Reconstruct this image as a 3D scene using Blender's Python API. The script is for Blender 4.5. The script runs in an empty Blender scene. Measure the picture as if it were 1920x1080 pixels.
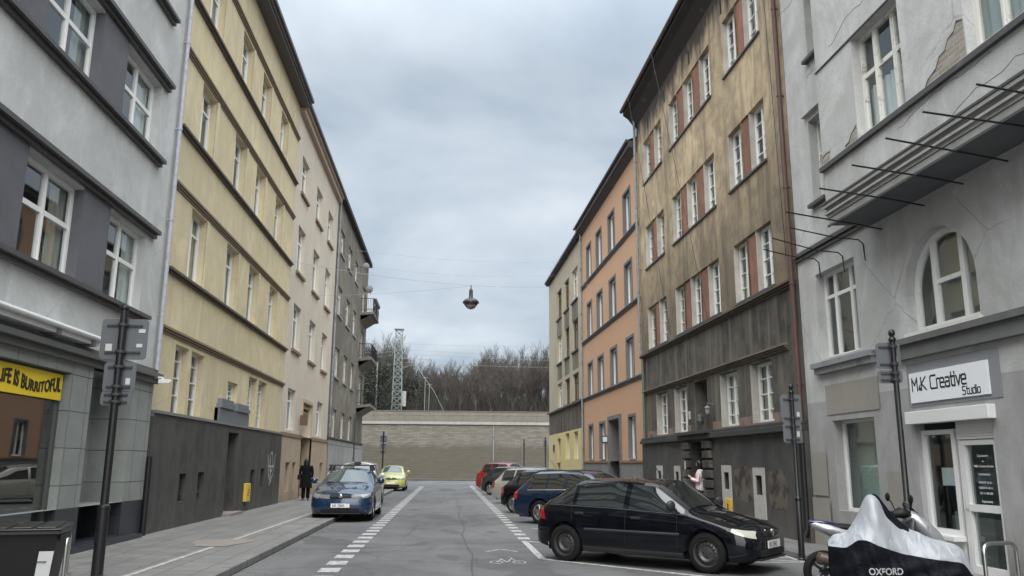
import bpy, bmesh, math, random
from mathutils import Matrix, Vector
R = math.radians; PI = math.pi
random.seed(7)
scn = bpy.context.scene
COL = scn.collection

# ------------------------------------------------------------------ camera
cam = bpy.data.cameras.new('camera'); camo = bpy.data.objects.new('camera', cam); COL.objects.link(camo)
cam.sensor_width = 36; cam.lens = 28.875; cam.clip_start = .1; cam.clip_end = 2000
camo.matrix_world = Matrix(((.99709342, -.02119221, -.07318193, 0), (-.07599224, -.20771212, -.97523374, 0),
                            (.00546658, .97796041, -.20871883, 1.65), (0, 0, 0, 1)))
scn.camera = camo

# ------------------------------------------------------------------ world: overcast daylight
w = bpy.data.worlds.new("World"); scn.world = w; w.use_nodes = True
nt = w.node_tree; nt.nodes.clear()
def N(t, **k):
    n = nt.nodes.new(t)
    for a, b in k.items(): setattr(n, a, b)
    return n
out = N('ShaderNodeOutputWorld'); bg = N('ShaderNodeBackground'); nt.links.new(bg.outputs[0], out.inputs[0])
sky = N('ShaderNodeTexSky'); sky.sky_type = 'NISHITA'; sky.sun_disc = False
sky.sun_elevation = R(52); sky.sun_rotation = R(200); sky.dust_density = 3
skm = N('ShaderNodeVectorMath', operation='SCALE'); skm.inputs['Scale'].default_value = 1.0
nt.links.new(sky.outputs[0], skm.inputs[0])
tc = N('ShaderNodeTexCoord'); sep = N('ShaderNodeSeparateXYZ'); nt.links.new(tc.outputs['Generated'], sep.inputs[0])
# project direction on a flat cloud layer
add = N('ShaderNodeMath', operation='ADD'); add.inputs[1].default_value = .34; nt.links.new(sep.outputs[2], add.inputs[0])
mx = N('ShaderNodeMath', operation='MAXIMUM'); mx.inputs[1].default_value = .05; nt.links.new(add.outputs[0], mx.inputs[0])
dx = N('ShaderNodeMath', operation='DIVIDE'); dy = N('ShaderNodeMath', operation='DIVIDE')
nt.links.new(sep.outputs[0], dx.inputs[0]); nt.links.new(mx.outputs[0], dx.inputs[1])
nt.links.new(sep.outputs[1], dy.inputs[0]); nt.links.new(mx.outputs[0], dy.inputs[1])
cb = N('ShaderNodeCombineXYZ'); nt.links.new(dx.outputs[0], cb.inputs[0]); nt.links.new(dy.outputs[0], cb.inputs[1])
n1 = N('ShaderNodeTexNoise'); n1.inputs['Scale'].default_value = 1.9; n1.inputs['Detail'].default_value = 7; n1.inputs['Roughness'].default_value = .5
n1.inputs['Distortion'].default_value = .25
nt.links.new(cb.outputs[0], n1.inputs['Vector'])
cr = N('ShaderNodeValToRGB'); e = cr.color_ramp.elements
e[0].position = .37; e[0].color = (4.4, 5.3, 6.3, 1); e[1].position = .66; e[1].color = (8.2, 8.9, 9.5, 1)
nt.links.new(n1.outputs[0], cr.inputs[0])
# overcast sky: zenith brighter than the horizon
zr = N('ShaderNodeMapRange'); zr.inputs['From Min'].default_value = .45; zr.inputs['From Max'].default_value = 1; zr.inputs['To Min'].default_value = 1.0; zr.inputs['To Max'].default_value = 3.2
nt.links.new(sep.outputs[2], zr.inputs[0])
sc2 = N('ShaderNodeVectorMath', operation='SCALE'); nt.links.new(cr.outputs[0], sc2.inputs[0]); nt.links.new(zr.outputs[0], sc2.inputs['Scale'])
# glow added round the sun direction, behind the viewer, to brighten the street
sd = N('ShaderNodeVectorMath', operation='DOT_PRODUCT'); sd.inputs[1].default_value = (-.05, -.6, .8); nt.links.new(tc.outputs['Generated'], sd.inputs[0])
sr = N('ShaderNodeMapRange'); sr.interpolation_type = 'SMOOTHSTEP'; sr.inputs['From Min'].default_value = .25; sr.inputs['From Max'].default_value = 1; sr.inputs['To Max'].default_value = 39; nt.links.new(sd.outputs['Value'], sr.inputs[0])
gc = N('ShaderNodeVectorMath', operation='SCALE'); gc.inputs[0].default_value = (1.0, .97, .93); nt.links.new(sr.outputs[0], gc.inputs['Scale'])
ga = N('ShaderNodeVectorMath', operation='ADD'); nt.links.new(sc2.outputs[0], ga.inputs[0]); nt.links.new(gc.outputs[0], ga.inputs[1]); sc2 = ga
mixc = N('ShaderNodeMix', data_type='RGBA'); mixc.inputs[0].default_value = .86
nt.links.new(skm.outputs[0], mixc.inputs[6]); nt.links.new(sc2.outputs[0], mixc.inputs[7])
nt.links.new(mixc.outputs[2], bg.inputs[0]); bg.inputs[1].default_value = .10

# ------------------------------------------------------------------ soft sun behind the cloud
sl = bpy.data.lights.new('sun', 'SUN'); sl.energy = 1.5; sl.angle = R(35); sl.color = (1, .97, .92)
so = bpy.data.objects.new('sun', sl); COL.objects.link(so); so.rotation_euler = (R(37), 0, R(-4)); so.location = (0, -10, 40)
scn.view_settings.view_transform = 'Standard'; scn.view_settings.look = 'None'
scn.view_settings.exposure = .1; scn.view_settings.gamma = 1
scn.cycles.max_bounces = 8; scn.cycles.transparent_max_bounces = 12

# ------------------------------------------------------------------ helpers
SPLIT = {'window_band', 'window_reveal', 'window_surround', 'red_panel', 'plaster_patch', 'window_jamb', 'window_cheek', 'spandrel_panel', 'window_sill', 'attic_vent', 'tar_smears', 'notice_plate', 'window_hood', 'pink_undercoat', 'portal_frame', 'base_ledge', 'door_surround', 'doorstep', 'roof_bar', 'wiper', 'headlight', 'base_plate', 'sleeve', 'shoes', 'trousers', 'stay_wire', 'arm', 'bay_flashing', 'plinth_plate', 'crack', 'clamp', 'rim_hole'}
class MB:
    def __init__(s): s.v = []; s.f = []
    def quad(s, a, b, c, d):
        i = len(s.v); s.v += [a, b, c, d]; s.f.append((i, i+1, i+2, i+3))
    def poly(s, pts):
        i = len(s.v); s.v += list(pts); s.f.append(tuple(range(i, i+len(pts))))
    def box(s, x0, x1, y0, y1, z0, z1):
        i = len(s.v)
        s.v += [(x, y, z) for z in (z0, z1) for y in (y0, y1) for x in (x0, x1)]
        for q in ((0,1,3,2), (4,6,7,5), (0,4,5,1), (2,3,7,6), (0,2,6,4), (1,5,7,3)): s.f.append(tuple(i+k for k in q))
    def prism(s, pts, d):           # pts: list of 3D points, d: extrusion vector
        n = len(pts); i = len(s.v); d = Vector(d)
        s.v += [tuple(p) for p in pts] + [tuple(Vector(p)+d) for p in pts]
        s.f.append(tuple(range(i, i+n))); s.f.append(tuple(range(i+2*n-1, i+n-1, -1)))
        for k in range(n): s.f.append((i+k, i+(k+1) % n, i+n+(k+1) % n, i+n+k))
    def tube(s, pts, r, n=8, cap=True):
        pts = [Vector(p) for p in pts]
        if not isinstance(r, (list, tuple)): r = [r]*len(pts)
        base = len(s.v); up = None
        for k, p in enumerate(pts):
            t = (pts[min(k+1, len(pts)-1)]-pts[max(k-1, 0)]).normalized()
            if up is None:
                up = Vector((0, 0, 1)) if abs(t.z) < .9 else Vector((1, 0, 0))
            a = t.cross(up)
            if a.length < 1e-5: a = t.orthogonal()
            a.normalize(); b = a.cross(t); up = b
            for j in range(n):
                an = 2*PI*j/n; s.v.append(tuple(p+(a*math.cos(an)+b*math.sin(an))*r[k]))
        for k in range(len(pts)-1):
            for j in range(n):
                q = base+k*n; s.f.append((q+j, q+(j+1) % n, q+n+(j+1) % n, q+n+j))
        if cap:
            s.f.append(tuple(base+j for j in range(n))); q = base+(len(pts)-1)*n; s.f.append(tuple(q+j for j in range(n-1, -1, -1)))
    def lathe(s, prof, o=(0, 0, 0), ax='z', n=24):   # prof: (radius, height)
        base = len(s.v)
        for r_, h in prof:
            for j in range(n):
                a = 2*PI*j/n; c, d = r_*math.cos(a), r_*math.sin(a)
                s.v.append((o[0]+c, o[1]+d, o[2]+h) if ax == 'z' else (o[0]+c, o[1]+h, o[2]+d) if ax == 'y' else (o[0]+h, o[1]+c, o[2]+d))
        for k in range(len(prof)-1):
            for j in range(n):
                q = base+k*n; s.f.append((q+j, q+(j+1) % n, q+n+(j+1) % n, q+n+j))
    def grid(s, fn, nu, nv):
        base = len(s.v)
        for i in range(nu+1):
            for j in range(nv+1): s.v.append(tuple(fn(i/nu, j/nv)))
        for i in range(nu):
            for j in range(nv):
                q = base+i*(nv+1)+j; s.f.append((q, q+nv+1, q+nv+2, q+1))
    def pieces(s):
        par = list(range(len(s.v)))
        def find(i):
            while par[i] != i: par[i] = par[par[i]]; i = par[i]
            return i
        key = {}
        for i, v in enumerate(s.v):
            k = (round(v[0], 3), round(v[1], 3), round(v[2], 3))
            if k in key: par[find(i)] = find(key[k])
            else: key[k] = i
        for f in s.f:
            for k in f[1:]: par[find(k)] = find(f[0])
        g = {}
        for f in s.f: g.setdefault(find(f[0]), []).append(f)
        bx = []
        for fs in g.values():
            vs = [s.v[k] for f in fs for k in f]; bx.append([[min(v[a] for v in vs) for a in range(3)], [max(v[a] for v in vs) for a in range(3)], fs])
        ch = True
        while ch:      # merge pieces whose boxes touch
            ch = False
            for i in range(len(bx)):
                for j in range(i+1, len(bx)):
                    if all(bx[i][0][a] <= bx[j][1][a]+.012 and bx[j][0][a] <= bx[i][1][a]+.012 for a in range(3)):
                        bx[i] = [[min(bx[i][0][a], bx[j][0][a]) for a in range(3)], [max(bx[i][1][a], bx[j][1][a]) for a in range(3)], bx[i][2]+bx[j][2]]; del bx[j]; ch = True; break
                if ch: break
        out = []
        for _, _, fs in bx:
            m = MB(); mp = {}
            for f in fs:
                q = []
                for k in f:
                    if k not in mp: mp[k] = len(m.v); m.v.append(s.v[k])
                    q.append(mp[k])
                m.f.append(tuple(q))
            out.append(m)
        return out
    def build(s, name, mat, parent=None, smooth=0, bevel=0, loc=None, merge=False):
        if name in SPLIT and parent is not None:
            ps = s.pieces()
            if len(ps) > 1: return [p.build1(name, mat, parent, smooth, bevel, loc, merge) for p in ps][0]
        return s.build1(name, mat, parent, smooth, bevel, loc, merge)
    def build1(s, name, mat, parent=None, smooth=0, bevel=0, loc=None, merge=False):
        me = bpy.data.meshes.new(name); me.from_pydata(s.v, [], s.f)
        bm = bmesh.new(); bm.from_mesh(me)
        if merge: bmesh.ops.remove_doubles(bm, verts=bm.verts, dist=1e-4)
        bmesh.ops.recalc_face_normals(bm, faces=bm.faces)
        bm.to_mesh(me); bm.free()
        if smooth:
            me.shade_smooth(); me.set_sharp_from_angle(angle=R(smooth))
        o = bpy.data.objects.new(name, me); COL.objects.link(o)
        if mat: me.materials.append(mat)
        if parent: o.parent = parent
        if loc: o.location = loc
        if bevel:
            m = o.modifiers.new('bevel', 'BEVEL'); m.width = bevel; m.segments = 2; m.limit_method = 'ANGLE'
        return o
def tag(o, label=None, cat=None, group=None, kind=None):
    if label: o['label'] = label
    if cat: o['category'] = cat
    if group: o['group'] = group
    if kind: o['kind'] = kind
    return o
def thing(name, loc, label, cat, group=None, rz=0):
    o = bpy.data.objects.new(name, None); COL.objects.link(o); o.location = loc; o.rotation_euler = (0, 0, rz); o.empty_display_size = .2
    return tag(o, label, cat, group)
def copy_tree(o, parent=None):
    c = o.copy(); COL.objects.link(c)
    if parent: c.parent = parent
    for ch in o.children: copy_tree(ch, c)
    return c

# ------------------------------------------------------------------ materials
def newmat(name):
    m = bpy.data.materials.new(name); m.use_nodes = True
    return m, m.node_tree, m.node_tree.nodes['Principled BSDF']
_mc = {}
def M(name, col, rough=.6, metal=0, coat=0, spec=.5, emis=0):
    if name in _mc: return _mc[name]
    m, t, b = newmat(name)
    b.inputs['Base Color'].default_value = (*col, 1); b.inputs['Roughness'].default_value = rough
    b.inputs['Metallic'].default_value = metal; b.inputs['Coat Weight'].default_value = coat; b.inputs['Coat Roughness'].default_value = .03
    b.inputs['Specular IOR Level'].default_value = spec
    if emis: b.inputs['Emission Color'].default_value = (*col, 1); b.inputs['Emission Strength'].default_value = emis
    _mc[name] = m; return m
class NB:        # small node-graph builder
    def __init__(s, t, coord='Object'):
        s.t = t; s.tc = t.nodes.new('ShaderNodeTexCoord').outputs[coord]
    def node(s, ty, **k):
        n = s.t.nodes.new(ty)
        for a, b in k.items(): setattr(n, a, b)
        return n
    def link(s, a, b): s.t.links.new(a, b)
    def mapping(s, scale=(1, 1, 1), loc=(0, 0, 0)):
        n = s.node('ShaderNodeMapping'); n.inputs['Scale'].default_value = scale; n.inputs['Location'].default_value = loc
        s.link(s.tc, n.inputs[0]); return n.outputs[0]
    def noise(s, scale, detail=5, rough=.55, vec=None, dist=0):
        n = s.node('ShaderNodeTexNoise'); n.inputs['Scale'].default_value = scale; n.inputs['Detail'].default_value = detail
        n.inputs['Roughness'].default_value = rough; n.inputs['Distortion'].default_value = dist
        s.link(vec if vec else s.tc, n.inputs['Vector']); return n.outputs[0]
    def ramp(s, inp, p0, p1, c0=(0, 0, 0), c1=(1, 1, 1)):
        n = s.node('ShaderNodeValToRGB'); e = n.color_ramp.elements
        e[0].position = p0; e[0].color = (*c0, 1); e[1].position = p1; e[1].color = (*c1, 1); s.link(inp, n.inputs[0]); return n.outputs[0]
    def mix(s, fac, a, b, mode='MIX'):
        n = s.node('ShaderNodeMix', data_type='RGBA', blend_type=mode)
        for k, v in ((0, fac), (6, a), (7, b)):
            if isinstance(v, (int, float)): n.inputs[k].default_value = v
            elif isinstance(v, tuple): n.inputs[k].default_value = (*v, 1)
            else: s.link(v, n.inputs[k])
        return n.outputs[2]
    def math(s, op, a, b=0):
        n = s.node('ShaderNodeMath', operation=op)
        for k, v in ((0, a), (1, b)):
            if isinstance(v, (int, float)): n.inputs[k].default_value = v
            else: s.link(v, n.inputs[k])
        return n.outputs[0]
    def bump(s, b, h, strength=.3, dist=.02):
        n = s.node('ShaderNodeBump'); n.inputs['Strength'].default_value = strength; n.inputs['Distance'].default_value = dist
        s.link(h, n.inputs['Height']); s.link(n.outputs[0], b.inputs['Normal'])
def plaster(name, base, stain, amount=.5, streak=.4, bump=.25, blotch=.35, light=.0, zband=None, rough=.85, fine=.12, cracks=0):
    """painted render: broad blotches, vertical rain streaks, grit; zstain = list of (z0, z1, colour, strength) dirt and tone bands with ragged edges"""
    m, t, b = newmat(name); g = NB(t)
    big = g.noise(.45, 6, .6, dist=.6); mid = g.noise(2.2, 6, .62)
    col = g.mix(g.ramp(big, .36, .58), base, tuple(c*(1-blotch)+s_*blotch for c, s_ in zip(base, stain)))
    col = g.mix(g.math('MULTIPLY', g.ramp(mid, .44, .66), amount*.8), col, stain)
    if light:
        col = g.mix(g.math('MULTIPLY', g.ramp(g.noise(.8, 7, .7, g.mapping((1, 1, .7), (9, 4, 1)), .9), .50, .64), light), col, tuple(min(.8, c*1.32+.02) for c in base))
    if cracks:
        vo = g.node('ShaderNodeTexVoronoi', feature='DISTANCE_TO_EDGE'); vo.inputs['Scale'].default_value = .55
        g.link(g.mix(.22, g.tc, g.noise(1.7, 6, .7)), vo.inputs['Vector'])
        ck = g.math('MULTIPLY', g.ramp(vo.outputs[0], .002, .007, (1, 1, 1), (0, 0, 0)), g.ramp(g.noise(.35, 2), .5, .6)); col = g.mix(g.math('MULTIPLY', ck, cracks), col, tuple(c*.35 for c in base))
    sv = g.mapping((2.6, 2.6, .22)); st = g.noise(1.0, 5, .6, sv)
    sm = g.math('MULTIPLY', g.ramp(st, .48, .66), streak)
    col = g.mix(sm, col, stain)
    for (z0, z1, c, s_) in (zband or []):
        sp = g.node('ShaderNodeSeparateXYZ'); g.link(g.tc, sp.inputs[0])
        nz = g.noise(1.1, 6, .65, g.mapping((1.6, 1.6, .5), (3, 1, 2)), .5)
        zz = g.math('ADD', sp.outputs[2], g.math('MULTIPLY', g.math('SUBTRACT', nz, .5), 2.6))
        r_ = g.node('ShaderNodeMapRange'); r_.inputs[1].default_value = z0; r_.inputs[2].default_value = z1; g.link(zz, r_.inputs[0])
        col = g.mix(g.math('MULTIPLY', r_.outputs[0], s_), col, c)
    fn = g.noise(38, 4, .7); col = g.mix(fine, col, g.ramp(fn, .3, .7, (.25, .25, .25), (1, 1, 1)), 'MULTIPLY')
    g.link(col, b.inputs['Base Color']); b.inputs['Roughness'].default_value = rough; b.inputs['Specular IOR Level'].default_value = .25
    hh = g.math('ADD', g.math('MULTIPLY', mid, .5), g.noise(60, 3, .7)); g.bump(b, hh, bump, .012)
    return m
def tiled(name, base, stain, sx, sz, mortar=(.12, .12, .12), msize=.012, axis='y', offset=.0, var=.12, bump=.4, rough=.8, amount=.5, coord='Object'):
    """slabs / blocks laid on a wall (axis = horizontal axis) or on the ground (axis 'xy')"""
    m, t, b = newmat(name); g = NB(t, coord)
    sp = g.node('ShaderNodeSeparateXYZ'); g.link(g.tc, sp.inputs[0]); cb = g.node('ShaderNodeCombineXYZ')
    g.link(sp.outputs[{'y': 1, 'x': 0, 'xy': 1}[axis]], cb.inputs[0]); g.link(sp.outputs[0 if axis == 'xy' else 2], cb.inputs[1])
    br = g.node('ShaderNodeTexBrick'); br.inputs['Scale'].default_value = 1; br.inputs['Brick Width'].default_value = sx; br.inputs['Row Height'].default_value = sz
    br.inputs['Mortar Size'].default_value = msize; br.inputs['Mortar Smooth'].default_value = .2; br.offset = offset; br.inputs['Bias'].default_value = 0
    br.inputs['Color1'].default_value = (*base, 1); br.inputs['Color2'].default_value = (*[c*(1-var) for c in base], 1); br.inputs['Mortar'].default_value = (*mortar, 1)
    g.link(cb.outputs[0], br.inputs['Vector'])
    col = g.mix(g.math('MULTIPLY', g.ramp(g.noise(1.3, 7, .65, dist=.4), .42, .7), amount), br.outputs[0], stain)
    col = g.mix(.25, col, g.ramp(g.noise(22, 5, .7), .3, .7, (.45, .45, .45), (1.0, 1.0, 1.0)), 'MULTIPLY')
    g.link(col, b.inputs['Base Color']); b.inputs['Roughness'].default_value = rough; b.inputs['Specular IOR Level'].default_value = .3
    h = g.math('ADD', g.math('MULTIPLY', br.outputs['Fac'], -1.0), g.math('MULTIPLY', g.noise(30, 4, .7), .35)); g.bump(b, h, bump, .01)
    return m
def wornpaint(name, base, under, wear=.5, rough=.5, scale=7):
    m, t, b = newmat(name); g = NB(t)
    col = g.mix(g.ramp(g.noise(scale, 7, .7), wear, wear+.12), base, under)
    g.link(col, b.inputs['Base Color']); b.inputs['Roughness'].default_value = rough; g.bump(b, g.noise(scale*4, 3), .12, .005)
    return m
def carpaint(name, col, rough=.25, metal=.35, spec=.5):
    m, t, b = newmat(name); g = NB(t); b.inputs['Specular IOR Level'].default_value = spec
    c = g.mix(g.math('MULTIPLY', g.ramp(g.noise(3.5, 5, .6), .45, .8), .25), col, tuple(min(1, x*.75+.018) for x in col))
    g.link(c, b.inputs['Base Color']); b.inputs['Metallic'].default_value = metal; b.inputs['Coat Weight'].default_value = 1; b.inputs['Coat Roughness'].default_value = .04
    r_ = g.ramp(g.noise(5, 5, .6), .3, .8, (rough,)*3, (rough+.15,)*3); g.link(r_, b.inputs['Roughness'])
    return m
def glassmat(name, tint=(.8, .85, .84), ior=2.0, rough=.02, bump=.006):
    m, t, b = newmat(name); g = NB(t); t.nodes.remove(b)
    tr = g.node('ShaderNodeBsdfTransparent'); tr.inputs[0].default_value = (*tint, 1)
    gl = g.node('ShaderNodeBsdfGlossy'); gl.inputs['Roughness'].default_value = rough; gl.inputs['Color'].default_value = (.92, .95, .96, 1)
    fr = g.node('ShaderNodeFresnel'); ge = g.node('ShaderNodeNewGeometry')   # thin pane: the same reflection from either side
    mr_ = g.node('ShaderNodeMapRange'); mr_.inputs[3].default_value = ior; mr_.inputs[4].default_value = 1/ior; g.link(ge.outputs['Backfacing'], mr_.inputs[0]); g.link(mr_.outputs[0], fr.inputs[0])
    bp = g.node('ShaderNodeBump'); bp.inputs['Strength'].default_value = bump*10; bp.inputs['Distance'].default_value = .01
    g.link(g.noise(1.6, 2), bp.inputs['Height']); g.link(bp.outputs[0], gl.inputs['Normal'])
    mx_ = g.node('ShaderNodeMixShader'); g.link(fr.outputs[0], mx_.inputs[0]); g.link(tr.outputs[0], mx_.inputs[1]); g.link(gl.outputs[0], mx_.inputs[2])
    g.link(mx_.outputs[0], t.nodes['Material Output'].inputs[0]); return m

GLASS = glassmat('window_glass'); SHOPGLASS = glassmat('shop_glass', (.45, .42, .36), 2.7, .01, .002); SOFTGLASS = glassmat('soft_glass', (.82, .88, .86), 2.1, .02, .004)
WHITE = wornpaint('white_frame', (.74, .74, .72), (.52, .52, .5), .62, .4); OLDWHITE = wornpaint('old_white_paint', (.66, .65, .6), (.3, .27, .22), .56, .6, 5)
BRNFR = M('brown_frame', (.09, .06, .045), .5)
CURT = [M('curtain_white', (.56, .58, .57), .9), M('curtain_grey', (.34, .36, .35), .9), M('blind_cream', (.36, .34, .3), .9)]
DARKIN = M('dark_interior', (.11, .115, .11), .9)  # dark sheet behind the windows; the unlit rooms are put into its colour
BLACKM = wornpaint('black_metal', (.009, .009, .011), (.025, .025, .025), .6, .4)
STEEL = M('steel', (.55, .55, .53), .28, 1)
ZINC = wornpaint('zinc_sheet', (.24, .25, .26), (.13, .13, .14), .5, .45, 3)
DARKTIN = wornpaint('dark_tin', (.062, .060, .061), (.12, .11, .105), .58, .5, 4)
RUBBER = M('rubber', (.02, .02, .02), .75); PLAST = M('black_plastic', (.010, .010, .011), .5, spec=.25)
ROOFT = tiled('roof_tiles', (.16, .07, .05), (.06, .04, .035), .25, .3, (.05, .03, .03), .02)

# ------------------------------------------------------------------ ground, street, pavements
def asphalt():
    m, t, b = newmat('asphalt'); g = NB(t)
    col = g.mix(g.ramp(g.noise(.22, 6, .6, dist=.8), .38, .62), (.066, .068, .071), (.125, .126, .127))
    tr = g.noise(.9, 6, .62, g.mapping((1, .12, 1))); col = g.mix(g.math('MULTIPLY', g.ramp(tr, .45, .7), .55), col, (.15, .15, .148))
    pt = g.noise(.5, 4, .5, g.mapping((1.3, .5, 1), (5, 2, 0))); col = g.mix(g.math('MULTIPLY', g.ramp(pt, .58, .61), .6), col, (.05, .051, .053))
    vo = g.node('ShaderNodeTexVoronoi', feature='DISTANCE_TO_EDGE'); vo.inputs['Scale'].default_value = .33
    wv = g.mix(.18, g.tc, g.noise(1.5, 6, .7)); g.link(wv, vo.inputs['Vector'])
    col = g.mix(g.math('MULTIPLY', g.ramp(vo.outputs[0], .003, .012, (1, 1, 1), (0, 0, 0)), .28), col, (.03, .03, .03))
    ol = g.noise(2.3, 3, .5, g.mapping((1, .7, 1), (2, 7, 0))); col = g.mix(g.math('MULTIPLY', g.ramp(ol, .66, .72), .55), col, (.035, .035, .037)); fine = g.noise(70, 5, .85); col = g.mix(.7, col, g.ramp(fine, .36, .64, (.35, .35, .35), (1.35, 1.35, 1.35)), 'MULTIPLY')
    g.link(col, b.inputs['Base Color']); g.link(g.ramp(g.noise(1.2, 5), .3, .7, (.62,)*3, (.85,)*3), b.inputs['Roughness']); g.bump(b, g.math('ADD', fine, g.noise(6, 4)), .3, .006); return m
ASPH = asphalt()
mb = MB(); mb.quad((-220, -80, 0), (220, -80, 0), (220, 420, 0), (-220, 420, 0))
tag(mb.build('road', ASPH), kind='structure')
SLAB = tiled('pavement_slabs', (.215, .212, .203), (.12, .118, .112), .5, .5, (.09, .088, .083), .012, 'xy', .5, .2, .5, .8, .6)
KERBM = tiled('kerb_stone', (.2, .2, .195), (.09, .09, .085), 1.0, 3, (.05, .05, .05), .015, 'y', 0, .12)
def kerbed(name, pts_in, pts_out, z, mat):   # pts: kerb line and wall line
    mb = MB()
    for k in range(len(pts_in)-1):
        a, b_, c, d = pts_in[k], pts_in[k+1], pts_out[k+1], pts_out[k]
        mb.prism([(*a, 0.0), (*b_, 0.0), (*c, 0.0), (*d, 0.0)], (0, 0, z))
    return tag(mb.build(name, mat), kind='structure')
kerbed('pavement_left', [(-3.31, -10), (-3.31, 66)], [(-7.6, -10), (-7.6, 66)], .115, SLAB)
mb = MB(); mb.box(-3.31, -3.16, -10, 66, 0, .122); tag(mb.build('kerb_left', KERBM, bevel=.015), kind='structure')
mb = MB(); mb.quad((-7.6, -10, .119), (-5.9, -10, .119), (-5.9, 66, .119), (-7.6, 66, .119))
tag(mb.build('pavement_edge_strip', plaster('cement_strip', (.22, .215, .205), (.12, .12, .11), .6, 0)), kind='structure')
kerbed('pavement_right', [(6.55, -10), (6.45, 17), (6.1, 60)], [(8.3, -10), (8.1, 17), (7.6, 60)], .09, SLAB)
mb = MB(); mb.prism([(6.4, -10, 0), (6.548, -10, 0), (6.448, 17, 0), (6.098, 60, 0), (5.95, 60, 0), (6.3, 17, 0)], (0, 0, .095)); tag(mb.build('kerb_right', KERBM), kind='structure')
mb = MB(); mb.box(-60, 60, 80.3, 82, 0, .12); tag(mb.build('pavement_far', SLAB), kind='structure')
mb = MB(); mb.box(-60, 60, 80.15, 80.3, 0, .125); tag(mb.build('kerb_far', M('dark_kerb', (.045, .045, .045), .8)), kind='structure')

def roadpaint():
    m, t, b = newmat('road_paint'); g = NB(t)
    msk = g.ramp(g.noise(9, 7, .8), .38, .60); col = g.mix(msk, (.52, .52, .50), (.17, .17, .168))
    g.link(col, b.inputs['Base Color']); b.inputs['Roughness'].default_value = .7; return m
RP = roadpaint()
mb = MB(); z = .004
def gq(mb, a, b, w_, z):
    a = Vector((*a, 0)); b = Vector((*b, 0)); n = (b-a).normalized().cross(Vector((0, 0, 1)))*w_/2
    mb.quad(*[(p.x, p.y, z) for p in (a-n, b-n, b+n, a+n)])
y = 12.45
while y < 60: mb.quad((-1.97, y, z), (-1.645, y, z), (-1.655, y+.52, z), (-1.975, y+.52, z)); y += .95
y = 18.9
while y < 63: mb.quad((1.60, y, z), (1.86, y, z), (1.86, y+.5, z), (1.60, y+.5, z)); y += 1.02
gq(mb, (1.68, 18.5), (1.70, 15.12), .13, z); gq(mb, (1.74, 18.42), (2.35, 17.75), .12, z)
gq(mb, (1.72, 15.06), (4.9, 11.6), .12, z)
gq(mb, (6.28, 15.9), (6.2, 14.52), .1, z); gq(mb, (4.2, 14.5), (6.16, 14.46), .1, z); gq(mb, (5.1, 16.6), (6.15, 15.1), .1, z); gq(mb, (5.4, 17.3), (6.22, 16.0), .1, z)
gq(mb, (5.2, 15.2), (6.1, 14.6), .1, z)
for k in range(5): gq(mb, (2.2, 22.0+k*5.2), (6.2, 17.6+k*5.2), .1, z)
tag(mb.build('road_markings', RP), kind='structure')
mb = MB(); pts = [(.42+.05*math.sin(k*.9)+.03*math.sin(k*2.3), 6+k*1.1) for k in range(60)]
for k in range(59): gq(mb, pts[k], pts[k+1], random.uniform(.018, .04), .0025)
for x0_, y0_, x1_, y1_ in ((-3.1, 19.5, -.9, 19.9), (-.9, 19.9, -.75, 24.5), (-3.1, 24.7, -.75, 24.5)): gq(mb, (x0_, y0_), (x1_, y1_), .03, .0028)
tag(mb.build('asphalt_joint', M('bitumen', (.03, .03, .031), .6)), kind='structure')
mb = MB()  # bicycle symbol and chevron
def ring(mb, c, r, w_, z, n=22, a0=0, a1=2*PI, sy=1):
    for k in range(n):
        a, b_ = a0+(a1-a0)*k/n, a0+(a1-a0)*(k+1)/n
        mb.quad(*[(c[0]+q*math.cos(t_), c[1]+q*sy*math.sin(t_), z) for q, t_ in ((r, a), (r, b_), (r-w_, b_), (r-w_, a))])
for cx in (.86, 1.25): ring(mb, (cx, 14.6), .12, .028, .005, sy=1.8)
for a, b_ in (((.86, 14.6), (.97, 15.05)), ((.97, 15.05), (1.16, 15.05)), ((1.16, 15.05), (1.25, 14.6)), ((.86, 14.6), (1.05, 14.6)), ((1.05, 14.6), (.95, 15.13)), ((1.05, 14.6), (1.17, 15.25)), ((.9, 15.15), (1.0, 15.15)), ((1.17, 15.25), (1.1, 15.3))): gq(mb, a, b_, .028, .0055)
gq(mb, (.76, 16.3), (1.05, 16.75), .07, .005); gq(mb, (1.05, 16.75), (1.36, 16.3), .07, .0055)
tag(mb.build('bicycle_lane_symbol', wornpaint('faded_paint', (.36, .36, .35), (.15, .15, .15), .47, .7, 12)), kind='structure')
mb = MB(); gq(mb, (-4.42, 6), (-4.27, 16.1), .1, .122); gq(mb, (-4.26, 16.5), (-4.14, 27), .1, .122); gq(mb, (-4.14, 27), (-4.1, 60), .1, .1225)
tag(mb.build('pavement_marking_line', RP), kind='structure')
mb = MB(); mb.poly([(-4.35+.5*math.cos(a)*(1+.25*math.sin(3*a)), 16.9+.9*math.sin(a)*(1+.2*math.cos(2*a)), .1225) for a in [2*PI*k/24 for k in range(24)]])
tag(mb.build('sandy_patch', wornpaint('sandy_dirt', (.215, .18, .15), (.2, .195, .185), .44, .9, 4)), kind='structure')
# gutter grit
mb = MB()
for k in range(260):
    yy = random.uniform(8, 24); xx = -3.14+abs(random.gauss(0, .12)); s_ = random.uniform(.006, .022); mb.box(xx, xx+s_*1.5, yy, yy+s_*2, .0, s_*.6)
tag(mb.build('gutter_grit', M('grit', (.2, .19, .17), .9)), kind='stuff')

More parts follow.
